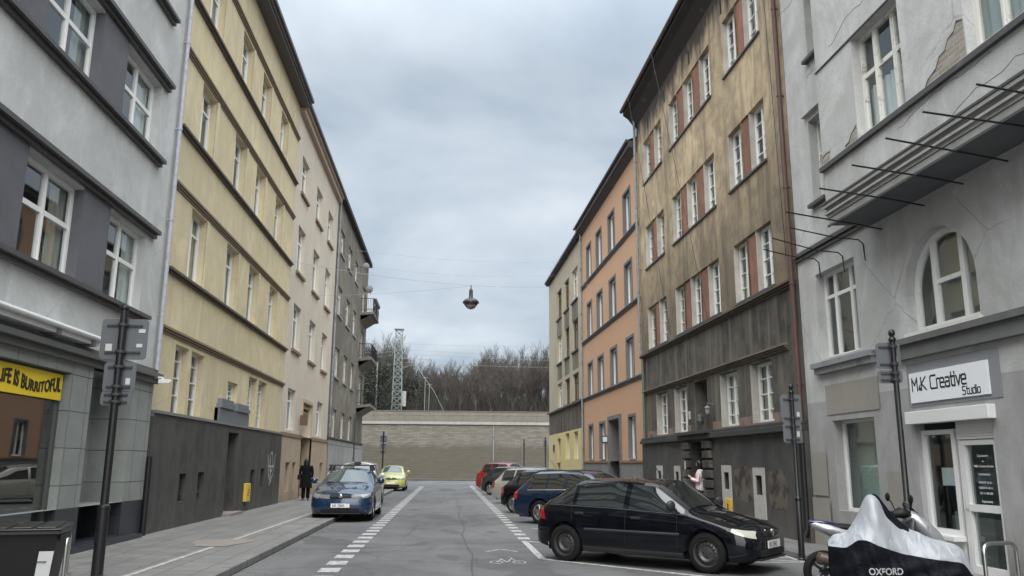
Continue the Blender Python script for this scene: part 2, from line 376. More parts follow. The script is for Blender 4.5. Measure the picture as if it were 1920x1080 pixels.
# ------------------------------------------------------------------ buildings
class Bld:
    """street building. local coords: n = distance out of the facade towards the street, s = distance along the street, z up"""
    def __init__(b, name, side, s0, s1, label, cat='building'):
        b.sgn = 1 if side == 'L' else -1; b.s0, b.s1 = s0, s1; b.sc = (s0+s1)/2
        if side == 'L': loc = (-6.5, b.sc, 0); rz = 0
        else: loc = (7.75-.0145*b.sc, b.sc, 0); rz = math.atan(.0145)
        b.root = thing(name, loc, label, cat, rz=rz)
    def P(b, n, s, z): return (b.sgn*n, s-b.sc, z)
    def W(b, n, s, z):
        b.root.rotation_euler; return Matrix.Translation(b.root.location) @ Matrix.Rotation(b.root.rotation_euler[2], 4, 'Z') @ Vector(b.P(n, s, z))
    def box(b, mb, n0, n1, s0, s1, z0, z1):
        x0, x1 = sorted((b.sgn*n0, b.sgn*n1)); mb.box(x0, x1, s0-b.sc, s1-b.sc, z0, z1)
    def facade(b, mb, s0, s1, z0, z1, n=0, ops=(), depth=.25, mr=None):
        ops = [o for o in ops if o[0] >= s0-1e-6 and o[1] <= s1+1e-6 and o[2] >= z0-1e-6 and o[3] <= z1+1e-6]
        S = sorted({s0, s1, *[o[0] for o in ops], *[o[1] for o in ops]}); Z = sorted({z0, z1, *[o[2] for o in ops], *[o[3] for o in ops]})
        P = b.P
        for i in range(len(S)-1):
            for j in range(len(Z)-1):
                a, c = (S[i]+S[i+1])/2, (Z[j]+Z[j+1])/2
                if any(o[0] < a < o[1] and o[2] < c < o[3] for o in ops): continue
                mb.quad(P(n, S[i], Z[j]), P(n, S[i+1], Z[j]), P(n, S[i+1], Z[j+1]), P(n, S[i], Z[j+1]))
        q = mr or mb
        for o in ops:
            d = n-(o[4] if len(o) > 4 else depth); a, c, e, f = o[:4]
            q.quad(P(n, a, e), P(d, a, e), P(d, a, f), P(n, a, f)); q.quad(P(n, c, e), P(d, c, e), P(d, c, f), P(n, c, f))
            q.quad(P(n, a, f), P(n, c, f), P(d, c, f), P(d, a, f)); q.quad(P(n, a, e), P(n, c, e), P(d, c, e), P(d, a, e))
    def shell(b, mat, h, depth=11, roof=None, over=.0, rise=2.6):
        mb = MB(); P = b.P; f = -.01
        mb.quad(P(f, b.s0, 0), P(-depth, b.s0, 0), P(-depth, b.s0, h), P(f, b.s0, h)); mb.quad(P(f, b.s1, 0), P(-depth, b.s1, 0), P(-depth, b.s1, h), P(f, b.s1, h))
        mb.quad(P(-depth, b.s0, 0), P(-depth, b.s1, 0), P(-depth, b.s1, h), P(-depth, b.s0, h))
        m = -depth/2
        for s in (b.s0, b.s1): mb.poly([P(f, s, h), P(-depth, s, h), P(m, s, h+rise)])
        mb.build('side_wall', mat, b.root)
        mb = MB(); e = -.02
        mb.quad(P(over, b.s0, h+.18), P(over, b.s1, h+.18), P(m, b.s1, h+rise+.18), P(m, b.s0, h+rise+.18)); mb.quad(P(m, b.s0, h+rise+.18), P(m, b.s1, h+rise+.18), P(-depth-.3, b.s1, h+.1), P(-depth-.3, b.s0, h+.1))
        mb.build('roof', roof or ROOFT, b.root)
        mb = MB(); mb.quad(P(-1.3, b.s0+.05, .2), P(-1.3, b.s1-.05, .2), P(-1.3, b.s1-.05, h), P(-1.3, b.s0+.05, h)); mb.build('interior', DARKIN, b.root)
    def window(b, o, cols=2, rows=(.5,), depth=.25, fw=.06, mw=.05, mat=None, n=0, curtain=None, sill=None, name='window', msmall=None, colfr=None, sillmat=None, glass=None):
        s0, s1, z0, z1 = o[:4]; n0 = n-depth; mb = MB(); fm = mat or WHITE
        t0, t1 = n0-.06, n0+.012
        e = .004
        b.box(mb, t0, t1, s0-e, s0+fw, z0-e, z1+e); b.box(mb, t0, t1, s1-fw, s1+e, z0-e, z1+e)
        b.box(mb, t0, t1+.002, s0+fw, s1-fw, z0-e, z0+fw); b.box(mb, t0, t1+.002, s0+fw, s1-fw, z1-fw, z1+e)
        fr = colfr or [k/cols for k in range(1, cols)]
        for k in fr:
            c = s0+(s1-s0)*k; b.box(mb, t0+.004, t1-.006, c-mw/2-.012, c+mw/2+.012, z0+fw, z1-fw); b.box(mb, t0+.01, t1+.008, c-.012, c+.012, z0+fw, z1-fw)
        ms = msmall or mw
        ed = [s0+fw]+[s0+(s1-s0)*k for k in fr]+[s1-fw]
        for k in rows:
            c = z0+(z1-z0)*k
            for i in range(len(ed)-1): b.box(mb, t0+.008, t1-.012, ed[i]+(mw/2+.013 if i else 0), ed[i+1]-(mw/2+.013 if i < len(ed)-2 else 0), c-ms/2, c+ms/2)
        wn = mb.build(name, fm, b.root)
        mb = MB(); P = b.P; g_ = n0-.03; mb.quad(P(g_, s0, z0), P(g_, s1, z0), P(g_, s1, z1), P(g_, s0, z1)); mb.build('pane', glass or GLASS, wn)
        if curtain is None: curtain = random.choice(('lace', 'sides', 'blind_or_backing', 'half', 'lace', 'none'))
        if curtain != 'none':
            mb = MB(); q = n0-.13; w_ = s1-s0; h = z1-z0
            rg = {'lace': [(s0, s1, z0, z1)], 'sides': [(s0, s0+w_*.28, z0, z1), (s1-w_*.28, s1, z0, z1)], 'blind_or_backing': [(s0, s1, z1-h*random.uniform(.3, .6), z1)], 'half': [(s0, s1, z0, z0+h*.5)]}[curtain]
            for a, c, e_, f in rg:
                k_ = max(6, int((c-a)*26)); ph = random.random()*9; am = .004 if curtain == 'blind_or_backing' else .028
                mb.grid(lambda u, v: P(q+am*math.sin(u*(c-a)*34+ph+v*.6), a+(c-a)*u, e_+(f-e_)*v), k_, 1)
            mb.build('curtain', random.choice(CURT) if curtain != 'blind_or_backing' else random.choice((CURT[2], CURT[1])), wn, smooth=60)
        if sill:
            mb = MB(); out_, hh = sill; b.box(mb, n0+.013, n+out_, s0-.06 if out_ > .05 else s0, s1+.06 if out_ > .05 else s1, z0-hh, z0-.004)
            mb.build('sill', sillmat or ZINC, wn, bevel=.004)
        return wn
    def course(b, name, mat, s0, s1, z0, z1, out, steps=1, n=0, side=1):
        mb = MB(); h = (z1-z0)/steps
        for k in range(steps): b.box(mb, n-.02, n+out*((k+1)/steps), s0+.002*k, s1-.002*k, z0+k*h+(0 if k == 0 else .0), z0+(k+1)*h-(.0 if k == steps-1 else .012))
        return mb.build(name, mat, b.root)
    def pipe(b, name, mat, s, z0, z1, n=.1, r=.055):
        mb = MB(); mb.tube([b.P(n, s, z1), b.P(n, s, z0)], r, 12)
        zz = z0+1.2
        while zz < z1: mb.tube([b.P(n, s, zz), b.P(n, s, zz+.05)], r+.012, 12); b.box(mb, -.0, n-r*.7, s-.012, s+.012, zz+.01, zz+.04); zz += 2.2
        return mb.build(name, mat, b.root, smooth=40)
def text(name, s, origin, right, up, size, mat, parent=None, align='LEFT', offset=0, depth=.003, shear=0, fn=None, spacing=1.0, sx=1):
    c = bpy.data.curves.new(name, 'FONT'); c.body = s; c.size = 1; c.align_x = align; c.offset = offset; c.extrude = depth/size; c.shear = shear; c.space_character = spacing
    o = bpy.data.objects.new(name, c); COL.objects.link(o); dg = bpy.context.evaluated_depsgraph_get(); dg.update()
    me = bpy.data.meshes.new_from_object(o.evaluated_get(dg)); bpy.data.objects.remove(o); bpy.data.curves.remove(c)
    r_ = Vector(right).normalized(); u = Vector(up).normalized(); n_ = r_.cross(u); O = Vector(origin)
    for v in me.vertices:
        x, y, z = v.co
        if fn: x, y = fn(x, y)
        v.co = O+r_*x*size*sx+u*y*size+n_*z*size
    me.name = name; me.materials.clear(); me.materials.append(mat)
    t = bpy.data.objects.new(name, me); COL.objects.link(t)
    if parent: t.parent = parent
    return t

# ---- left 1: grey plaster house with the shop (s up to 18.65)
GREYP = plaster('grey_plaster', (.54, .55, .54), (.39, .40, .39), .55, .3, .35, .45, light=.35, fine=.25, cracks=.25)
DGREY = plaster('dark_grey_panel', (.105, .107, .117), (.16, .16, .18), .35, .1, .25, .3)
STONET = tiled('shop_stone_tiles', (.27, .285, .27), (.19, .205, .195), .62, .62, (.035, .035, .035), .008, 'y', 0, .14, .3, .75, .6)
DSTONE = tiled('dark_plinth_tiles', (.045, .05, .058), (.025, .027, .03), 1.24, .62, (.02, .02, .02), .008, 'y', 0, .1, .2, .35)
B = Bld('grey_plaster_house', 'L', -8, 18.62, 'grey plaster house with dark window bands above a glazed shop, nearest on the left side')
H_ = 15.5; ops = []
cols = [(12.36-3.12*k, 14.35-3.12*k) for k in range(1, 7)] + [(12.36, 14.35), (15.48, 17.42)]
rowsz = [(4.72, 6.32), (8.2, 9.75), (11.62, 13.2)]
for a, c in cols:
    for e, f in rowsz: ops.append((a, c, e, f))
mb = MB(); B.facade(mb, -8, 18.62, 3.62, H_, 0, ops, .2)
B.box(mb, -.15, 0, -8, 18.62, H_, H_+.3); mb.build('wall', GREYP, B.root)
mb = MB()
for e, f in rowsz:
    cs = sorted(cols); e0, f0 = e-.07, f+.05
    for k in range(len(cs)-1): B.box(mb, -.24, .018, cs[k][1]-.004, cs[k+1][0]+.004, e0, f0)
    B.box(mb, -.1, .018, -8, cs[0][0], e0, f0)
mb.build('window_band', DGREY, B.root)
for e, f in rowsz:
    B.course('sill_course', DARKTIN, -8, 17.7, e-.22, e-.07, .17, 2); B.course('lintel_course', DARKTIN, -8, 17.8, f+.055, f+.22, .17, 2)
for o in ops:
    lo = o[2] < 5
    B.window(o, 2, (.56,), .17, .075, .085, n=0, curtain='sides' if o[0] > 12 else None, glass=SOFTGLASS if not lo else None)
B.shell(GREYP, H_, over=.5); B.course('cornice', ZINC, -8, 18.62, H_-.1, H_+.2, .5, 2)
# shop front
mb = MB()
B.facade(mb, -8, 18.5, .86, 3.3, .06, [(8.3, 14.55, .86, 3.12, .2), (15.42, 17.38, .86, 3.3, .75), (1.5, 7.6, .86, 3.12, .2)], .2); mb.build('shop_stone_cladding', STONET, B.root)
mb = MB()
B.facade(mb, -8, 18.5, .1, .859, .06, [(8.3, 14.55, .55, .859, .2), (15.42, 17.38, .22, .859, .75)], .2); B.box(mb, -.715, -.685, 15.42, 17.38, .2, .86); B.box(mb, -.7, .26, 14.9, 18.1, .1, .2)
mb.build('shop_plinth', DSTONE, B.root)
mb = MB(); B.box(mb, -.72, -.69, 15.42, 17.38, .862, 3.3); mb.build('recess_wall', STONET, B.root)
mb = MB(); B.box(mb, -.1, .14, -8, 18.6, 3.3, 3.42); B.box(mb, -.1, .22, -8, 18.62, 3.42, 3.52); B.box(mb, -.1, .1, -8, 18.6, 3.52, 3.62); mb.build('shop_cornice', M('cornice_dark', (.1, .105, .1), .7), B.root, bevel=.01)
mb = MB()
for s in (8.3, 11.4, 14.47): B.box(mb, -.16, -.08, s, s+.08, .5, 3.12)
B.box(mb, -.16, -.09, 8.3, 14.55, .5, .58); B.box(mb, -.16, -.09, 8.3, 14.55, 3.05, 3.12)
sf = mb.build('shop_window', M('shop_frame', (.12, .125, .12), .35, .6), B.root)
mb = MB(); mb.quad(B.P(-.13, 8.3, .55), B.P(-.13, 14.5, .55), B.P(-.13, 14.5, 3.1), B.P(-.13, 8.3, 3.1)); mb.build('pane', SHOPGLASS, sf)
mb = MB(); B.box(mb, -.075, -.045, 11.6, 14.5, 2.64, 3.075); ysg = mb.build('shop_sign', M('sign_yellow', (.78, .56, .02), .45), B.root, bevel=.005)
text('sign_lettering', 'LIFE IS BURRITOFUL', (.0-.04, 12.44-B.sc, 2.77), (0, 1, 0), (0, 0, 1), .27, M('sign_black', (.01, .01, .01), .5), ysg, offset=.03, depth=.004,
     fn=lambda x, y: (x*.80, y*(1+.18*math.sin(x*.95-.6))+.12*math.sin(x*.75+.9)-.05), spacing=1.05)
mb = MB(); B.box(mb, .04, .3, 8.6, 15.2, 3.72, 3.80); mb.tube([B.P(.3, 8.6, 3.76), B.P(.3, 15.2, 3.76)], .045, 10); B.box(mb, .06, .26, 8.8, 15.0, 3.64, 3.715); aw = mb.build('awning_cassette', M('awning_white', (.62, .63, .63), .35), B.root)
mb = MB()
for s in (9.2, 11.4, 13.4, 14.7): B.box(mb, .0, .3, s, s+.1, 3.60, 3.70)
mb.build('arm', M('grey_metal', (.2, .2, .2), .4, .7), aw)
mb = MB(); B.box(mb, -2.6, -2.5, 8, 14.6, .1, 3.2); B.box(mb, -1.6, -1.0, 9, 13, .1, 1.0); mb.build('shop_interior', M('shop_dark', (.035, .03, .028), .8), B.root)
B.pipe('drain_pipe', wornpaint('pale_pipe', (.36, .38, .42), (.28, .29, .31), .5, .5), 18.5, 3.6, 15.5, .1, .05)
mb = MB(); mb.tube([B.P(.12, 18.52, 1.75), B.P(.12, 18.52, .12)], .06, 12); mb.build('cast_iron_pipe', BLACKM, B.root, smooth=40)
cc = thing('security_camera', (-6.28, 18.3, 3.42), 'small white security camera on a wall arm above the shop corner', 'camera')
mb = MB(); mb.tube([(-.2, 0, 0), (.1, 0, 0), (.12, .05, -.02)], .026, 8); mb.box(-.2, -.14, -.06, .06, -.08, .16); mb.build('bracket', M('cctv_white', (.7, .7, .7), .4), cc)
mb = MB(); mb.box(.02, .34, -.07, .07, -.18, -.05); mb.tube([(.34, 0, -.11), (.37, 0, -.12)], .05, 10); mb.build('camera_body', M('cctv_white', (.7, .7, .7), .4), cc, bevel=.012); cc.scale = (.72, .72, .72)

# ---- left 2: yellow house
YEL = plaster('yellow_plaster', (.64, .555, .36), (.48, .42, .29), .6, .45, .3, .5, light=.3, fine=.2, cracks=.2)
BLKP = plaster('black_plinth_render', (.036, .036, .036), (.10, .098, .092), .7, .6, .5, .4, light=.3, rough=.7, zband=[(.75, -.1, (.12, .115, .10), .6)])
MOULD = M('brown_moulding', (.20, .16, .11), .8); DMOULD = wornpaint('dark_moulding', (.085, .07, .058), (.14, .12, .10), .55, .7)
B = Bld('yellow_house', 'L', 18.68, 32.8, 'yellow rendered house with narrow deep windows and black plinth on the left side')
cols = [(20.22, 21.5), (23.55, 24.85), (26.3, 27.55), (29.4, 30.7)]
rz_ = [(6.04, 7.86), (9.5, 11.26), (12.92, 14.62)]
ops = [(a, c, e, f, .24) for e, f in rz_ for a, c in cols]
gops = [(19.92, 20.95, 2.72, 4.38, .24), (21.15, 22.3, 2.72, 4.38, .24), (24.75, 25.9, 3.42, 3.98, .2), (27.3, 28.45, 2.72, 4.38, .24), (28.7, 29.95, 2.72, 4.38, .24)]
mb = MB(); B.facade(mb, 18.68, 32.8, 2.71, 16.24, 0, ops+gops, .24); mb.build('wall', YEL, B.root)
for o in ops: B.window(o, 2, (.72,), .19, .07, .06)
for o in gops: B.window(o, 2, (.3, .55, .8) if o[1]-o[0] > 1 else (.75,), .19 if o[4] > .22 else .15, .06, .05, msmall=.025)
bops = [(20.75, 21.3, .7, 1.36, .2), (22.25, 22.8, .7, 1.38, .2), (24.95, 26.15, .12, 2.5, .55), (28.0, 28.6, .8, 1.4, .2), (29.5, 30.05, .82, 1.42, .2)]
mb = MB(); B.facade(mb, 18.68, 32.8, .1, 2.62, .09, bops, .2); mb.quad(B.P(.09, 18.68, .1), B.P(-.05, 18.68, .1), B.P(-.05, 18.68, 2.62), B.P(.09, 18.68, 2.62)); mb.build('plinth', BLKP, B.root)
B.course('plinth_cap', M('cap_grey', (.17, .17, .17), .7), 18.68, 32.8, 2.62, 2.755, .13, 2)
for o in bops[:2]+bops[3:]:
    mb = MB(); B.box(mb, -.1, -.06, o[0], o[1], o[2], o[3])
    for k in range(4): B.box(mb, -.05, -.03, o[0]+.1+k*.1, o[0]+.125+k*.1, o[2], o[3])
    for k in range(3): B.box(mb, -.028, -.01, o[0], o[1], o[2]+.12+k*.2, o[2]+.14+k*.2)
    mb.build('basement_window', M('grate_dark', (.012, .014, .014), .5), B.root)
mb = MB(); B.box(mb, -.46, -.40, 24.95, 26.15, .12, 2.5); B.box(mb, -.4, -.37, 25.05, 25.52, .25, 2.35); B.box(mb, -.4, -.37, 25.58, 26.05, .25, 2.35); dr = mb.build('door', M('black_door', (.03, .03, .03), .45), B.root, bevel=.01)
mb = MB(); B.box(mb, -.37, -.3, 25.5, 25.53, 1.0, 1.2); mb.build('handle', STEEL, dr)
mb = MB(); B.box(mb, -.3, .35, 24.85, 26.25, .1, .2); mb.build('doorstep', M('stone_step', (.22, .2, .19), .8), B.root)
mb = MB(); B.box(mb, -.02, .07, 26.75, 26.95, 1.75, 2.0); mb.build('door_plaque', M('plaque_grey', (.5, .5, .5), .5), B.root)
mb = MB()
for k in range(36): B.box(mb, 0, .12, 23.6+k*.1, 23.66+k*.1, 2.76, 3.12)
B.box(mb, 0, .09, 23.6, 27.2, 2.76, 3.14); B.box(mb, 0, .16, 23.75, 25.2, 3.14, 3.26); B.box(mb, 0, .16, 25.5, 27.1, 3.14, 3.26); B.box(mb, 0, .13, 23.85, 25.1, 3.27, 3.4); B.box(mb, 0, .13, 25.6, 27.0, 3.27, 3.38)
mb.build('metal_canopy', M('grey_ribbed_metal', (.17, .19, .21), .5, .3), B.root)
mb = MB(); B.box(mb, .09, .2, 27.2, 27.7, .42, .98); gb = mb.build('gas_cabinet', wornpaint('gas_yellow', (.6, .42, .05), (.3, .25, .1), .6, .5), B.root, bevel=.01)
mb = MB(); 
for k in range(3): B.box(mb, .2, .204, 27.3+k*.04, 27.5+k*.04, .6+k*.08, .64+k*.08)
mb.build('marking', M('gas_mark', (.2, .04, .02), .6), gb)
gr = MB()
def stroke(mb, pts, w_, nn=.0935):
    for k in range(len(pts)-1):
        a, c = pts[k], pts[k+1]; d = math.hypot(c[0]-a[0], c[1]-a[1]) or 1; ox, oz = -(c[1]-a[1])/d*w_/2, (c[0]-a[0])/d*w_/2
        mb.quad(B.P(nn, a[0]+ox, a[1]+oz), B.P(nn, c[0]+ox, c[1]+oz), B.P(nn, c[0]-ox, c[1]-oz), B.P(nn, a[0]-ox, a[1]-oz))
stroke(gr, [(30.5, 1.9), (30.75, 1.2), (30.95, 1.0), (31.1, 1.5)], .05); stroke(gr, [(31.1+.26*math.cos(t), 1.65+.35*math.sin(t)) for t in [k*PI/8 for k in range(17)]], .05, .0945)
stroke(gr, [(31.75, 1.95), (31.45, 1.2), (30.9, .85)], .04, .0955); stroke(gr, [(30.6, 1.5), (31.6, 1.5)], .035, .0965); stroke(gr, [(30.9, 1.9), (31.2, .9)], .04, .0975)
gr.build('graffiti', wornpaint('spray_white', (.5, .5, .5), (.12, .12, .12), .55, .8, 9), B.root)
for e, f in rz_: B.course('sill_course', DMOULD, 18.72, 32.78, e-.15, e-.03, .13, 2)
for zt in (4.5, 7.92, 11.3, 14.7): B.course('hood_course', MOULD, 18.72, 32.78, zt, zt+.16, .1, 3)
mb = MB(); B.box(mb, -.1, .40, 18.68, 32.8, 16.24, 16.34); B.box(mb, .2, .46, 18.68, 32.8, 16.34, 16.5); mb.build('eave', M('eave_grey', (.1, .1, .1), .8), B.root)
mb = MB(); B.box(mb, .42, .55, 18.68, 32.85, 16.45, 16.58); mb.build('gutter', DARKTIN, B.root)
B.shell(YEL, 16.3, over=.44)
# vertical pilaster edges between panels of the upper floors
mb = MB()
for e, f in rz_:
    for a, c in cols: B.box(mb, -.01, .035, c+.0, c+.16, e, f+.02)
mb.build('window_jamb', YEL, B.root)

# ---- left 3: cream house
CRM = plaster('cream_plaster', (.56, .51, .43), (.45, .41, .34), .35, .25, .25, .4, light=.2)
CRB = plaster('beige_base_render', (.43, .35, .26), (.3, .25, .18), .4, .3, .3, .3, zband=[(.7, 0, (.2, .17, .13), .6)])
B = Bld('cream_house', 'L', 32.8, 45.3, 'cream rendered house with a stepped portal, between the yellow and the dark grey house')
cols = [(34.0, 35.75), (38.0, 39.8), (41.85, 43.6)]; rz_ = [(6.22, 8.12), (9.5, 11.5), (12.95, 14.6)]
ops = [(a, c, e, f) for e, f in rz_ for a, c in cols]; gops = [(33.85, 35.55, 2.92, 4.6), (41.5, 43.3, 2.92, 4.6)]
por = (37.35, 39.85, 2.75, 4.25, .5)
mb = MB(); B.facade(mb, 32.8, 45.3, 2.75, 16.3, .0, ops+gops+[por], .22); mb.build('wall', CRM, B.root)
mb = MB(); bo = [(34.0, 34.85, .5, 1.64), (35.5, 36.2, .5, 1.64), (42.95, 43.9, .45, 1.62)]
B.facade(mb, 32.8, 45.3, .1, 2.748, .06, bo+[(37.35, 39.85, .1, 2.748, .56)], .25); mb.build('base_wall', CRB, B.root)
for o in bo:
    mb = MB(); B.box(mb, -.15, -.1, *o); mb.build('basement_window', BRNFR, B.root)
for o in ops+gops: B.window(o, 2, (.72,), .17, .08, .08, sill=(.1, .12) if o in ops else None, sillmat=M('brown_sill', (.2, .15, .1), .8))
mb = MB(); B.box(mb, -.02, .1, 32.8, 37.3, 2.66, 2.8); B.box(mb, -.02, .1, 39.9, 45.3, 2.66, 2.8); mb.build('base_ledge', M('brown_ledge', (.2, .14, .1), .8), B.root)
mb = MB(); B.box(mb, -.5, -.45, 37.35, 39.85, .1, 3.4)
for k in range(4): B.box(mb, -.45+k*.1, -.36+k*.1, 37.35, 39.85, 3.4+k*.21, 3.52+k*.21)
mb.build('portal', plaster('portal_tan', (.36, .27, .18), (.25, .19, .13), .3, .2), B.root)
mb = MB(); B.box(mb, -.45, -.41, 37.8, 39.4, .1, 2.6); mb.build('door', M('brown_door', (.13, .07, .04), .5), B.root)
mb = MB(); B.box(mb, .0, .06, 37.18, 37.35, .1, 4.4); B.box(mb, .0, .06, 39.85, 40.02, .1, 4.4); B.box(mb, 0, .062, 37.35, 39.85, 4.26, 4.42); mb.build('portal_frame', M('portal_frame_tan', (.42, .33, .24), .8), B.root)
mb = MB(); B.box(mb, .06, .38, 36.6, 36.72, 3.2, 3.65); mb.build('house_lamp', M('lamp_brown', (.12, .07, .05), .4), B.root)
mb = MB(); B.box(mb, -.1, .3, 32.8, 45.3, 16.28, 16.42); B.box(mb, -.1, .2, 32.8, 45.3, 16.05, 16.28); mb.build('eave', M('eave_cream', (.38, .31, .25), .8), B.root)
mb = MB(); B.box(mb, .3, .42, 32.8, 45.3, 16.4, 16.53); mb.build('gutter', DARKTIN, B.root); B.shell(CRM, 16.32, over=.38)

# ---- left 4: dark grey house with balconies
DKP = plaster('sooty_grey_plaster', (.25, .23, .19), (.075, .07, .06), .5, .5, .5, .5)
LST = tiled('pale_stone_base', (.36, .365, .36), (.22, .22, .21), 2.2, 1.3, (.06, .06, .06), .02, 'y', .5, .15, .2, .8, .7)
B = Bld('sooty_grey_house', 'L', 45.3, 63.2, 'sooty grey house with pale stone base and iron balconies at the far left')
cols = [(46.9, 48.75), (50.7, 52.6), (54.5, 56.3)]; rz_ = [(3.05, 4.6), (6.4, 8.1), (9.98, 11.66), (13.6, 15.05)]
bc = (59.6, 61.8)
ops = [(a, c, e, f) for e, f in rz_ for a, c in cols]+[(bc[0], bc[1], z_, z_+2.1) for z_ in (5.7, 9.0, 12.3)]
mb = MB(); B.facade(mb, 45.3, 63.2, 2.95, 16.6, 0, ops, .18); mb.build('wall', DKP, B.root)
mb = MB(); B.facade(mb, 45.3, 63.2, .1, 2.86, .08, [], .1); mb.quad(B.P(.08, 63.2, .1), B.P(-9, 63.2, .1), B.P(-9, 63.2, 2.86), B.P(.08, 63.2, 2.86)); mb.build('stone_base', LST, B.root)
B.course('base_ledge', DARKTIN, 45.3, 63.2, 2.86, 3.0, .16, 2)
for o in ops: B.window(o, 2, (.72,), .13, .08, .08, mat=OLDWHITE, sill=(.08, .1) if o[0] < 60 else None)
for z_ in (5.5, 8.8, 12.1):
    mb = MB(); mb.prism([B.P(0, 58.6, z_-.12), B.P(.95, 58.6, z_), B.P(.95, 63, z_), B.P(0, 63, z_-.12)], (0, 0, .18)); mb.prism([B.P(0, 58.9, z_-.5), B.P(0, 62.8, z_-.5), B.P(.75, 62.8, z_-.02), B.P(.75, 58.9, z_-.02)], (0, 0, .02))
    bl = mb.build('balcony', plaster('balcony_concrete', (.22, .2, .18), (.1, .09, .08), .5, .5), B.root)
    mb = MB(); zt = z_+1.12
    for s in (58.65, 60.8, 62.95): mb.tube([B.P(.9, s, z_+.1), B.P(.9, s, zt)], .025, 6)
    mb.tube([B.P(0, 58.65, zt), B.P(.9, 58.65, zt), B.P(.9, 62.95, zt), B.P(0, 62.95, zt)], .025, 6)
    mb.tube([B.P(0, 58.65, z_+.25), B.P(.9, 58.65, z_+.25), B.P(.9, 62.95, z_+.25), B.P(0, 62.95, z_+.25)], .018, 6)
    for k in range(34): mb.tube([B.P(.9, 58.7+k*.125, z_+.25), B.P(.9+.05*math.sin(k), 58.7+k*.125, z_+.7), B.P(.9, 58.7+k*.125, zt)], .011, 4)
    for k in range(7): mb.tube([B.P(.05+k*.125, 58.65, z_+.25), B.P(.05+k*.125, 58.65, zt)], .011, 4)
    mb.build('railing', BLACKM, bl)
    if z_ > 12:
        mb = MB()
        for k in range(5): mb.lathe([(.0, 0), (.1, 0), (.13, .2), (0, .2)], B.P(.98, 59.2+k*.75, zt-.12), 'z', 10)
        mb.build('flower_pot', M('pot_dark', (.05, .05, .05), .7), bl)
def dish(loc, r, label):
    t = thing('satellite_dish', loc, label, 'satellite dish')
    mb = MB(); mb.lathe([(0, .12*r*0), (r*.5, r*.06), (r*.8, r*.16), (r, r*.26)], (0, 0, 0), 'y', 20); d = mb.build('dish', M('dish_grey', (.26, .27, .27), .5), t, smooth=40); d.rotation_euler = (R(25), 0, R(35))
    mb = MB(); mb.tube([(0, 0, 0), (.05, .3, -.3)], .015, 6); mb.tube([(0, .02, 0), (-.35, .1, 0)], .02, 6); mb.build('arm', BLACKM, t)
dish((-6.1, 57.6, 15.3), .27, 'round grey satellite dish high on the sooty grey house under its eave')
dish((-5.95, 59.3, 14.0), .3, 'pale satellite dish fixed over the top balcony')
mb = MB(); B.box(mb, -.1, .3, 45.3, 63.3, 16.55, 16.7); mb.build('eave', M('eave_black', (.025, .025, .028), .7), B.root); B.shell(DKP, 16.6, over=.3)
B.pipe('drain_pipe', ZINC, 45.45, 3, 16.4, .1, .055); B.pipe('drain_pipe', DARKTIN, 57.4, 1.0, 4.9, .12, .055)

# ---- right 1: grey studio house (s up to 16.9)
GR2 = plaster('studio_grey_plaster', (.54, .545, .54), (.39, .385, .365), .65, .35, .5, .5, light=.4, fine=.25, cracks=.5)
GR3 = plaster('studio_low_plaster', (.39, .39, .385), (.27, .265, .255), .6, .35, .45, .5, light=.3, cracks=.35, zband=[(.8, .0, (.17, .165, .15), .65)])
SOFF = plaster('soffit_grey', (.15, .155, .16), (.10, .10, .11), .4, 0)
B = Bld('studio_house', 'R', -8, 16.88, 'grey crumbling house with projecting bay, arched window and studio shop at the right edge')
NB_ = .78
gops = [(14.5, 16.1, 3.74, 5.5, .22), (14.25, 15.82, .8, 2.5, .25), (11.1, 13.0, .1, 2.48, .16), (3.0, 6.0, .5, 2.5, .2)]
sops = [(15.3, 15.92, 6.98, 8.82, .22), (15.1, 15.72, 10.15, 11.7, .22)]
arch = (11.08, 12.92, 3.78, 5.34)
mb = MB(); B.facade(mb, 13.6, 16.88, 2.9, 14.5, 0, gops+sops, .22)
# lower wall with the arched window
ac = (arch[0]+arch[1])/2; ar = (arch[1]-arch[0])/2; spring = arch[3]-ar; NA = 20
B.facade(mb, -8, 13.6, 2.9, arch[2], 0, []); B.facade(mb, -8, arch[0], arch[2], 5.9, 0, []); B.facade(mb, arch[1], 13.6, arch[2], 5.9, 0, [])
P = B.P
ap = [(ac-ar*math.cos(PI*k/NA), spring+ar*math.sin(PI*k/NA)) for k in range(NA+1)]
for k in range(NA): mb.quad(P(0, ap[k][0], ap[k][1]), P(0, ap[k+1][0], ap[k+1][1]), P(0, ap[k+1][0], 5.9), P(0, ap[k][0], 5.9)); mb.quad(P(0, *ap[k]), P(0, *ap[k+1]), P(-.25, *ap[k+1]), P(-.25, *ap[k]))
for s in (arch[0], arch[1]): mb.quad(P(0, s, arch[2]), P(-.25, s, arch[2]), P(-.25, s, spring), P(0, s, spring))
mb.quad(P(0, arch[0], arch[2]), P(0, arch[1], arch[2]), P(-.25, arch[1], arch[2]), P(-.25, arch[0], arch[2]))
mb.build('wall', GR2, B.root)
mb = MB(); B.facade(mb, -8, 16.88, .05, 2.898, .0, [o for o in gops if o[3] < 3], .25); mb.build('lower_wall', GR3, B.root)
mb = MB(); B.facade(mb, 14.0, 16.0, 2.62, 3.2, .015, []); B.facade(mb, 16.15, 16.8, 1.05, 1.9, .02, []); B.facade(mb, 16.1, 16.86, .05, 1.0, .035, []); B.facade(mb, 13.35, 13.95, .9, 1.55, .015, []); mb.build('plaster_patch', plaster('patch_beige', (.33, .31, .27), (.24, .23, .21), .4, .1), B.root)
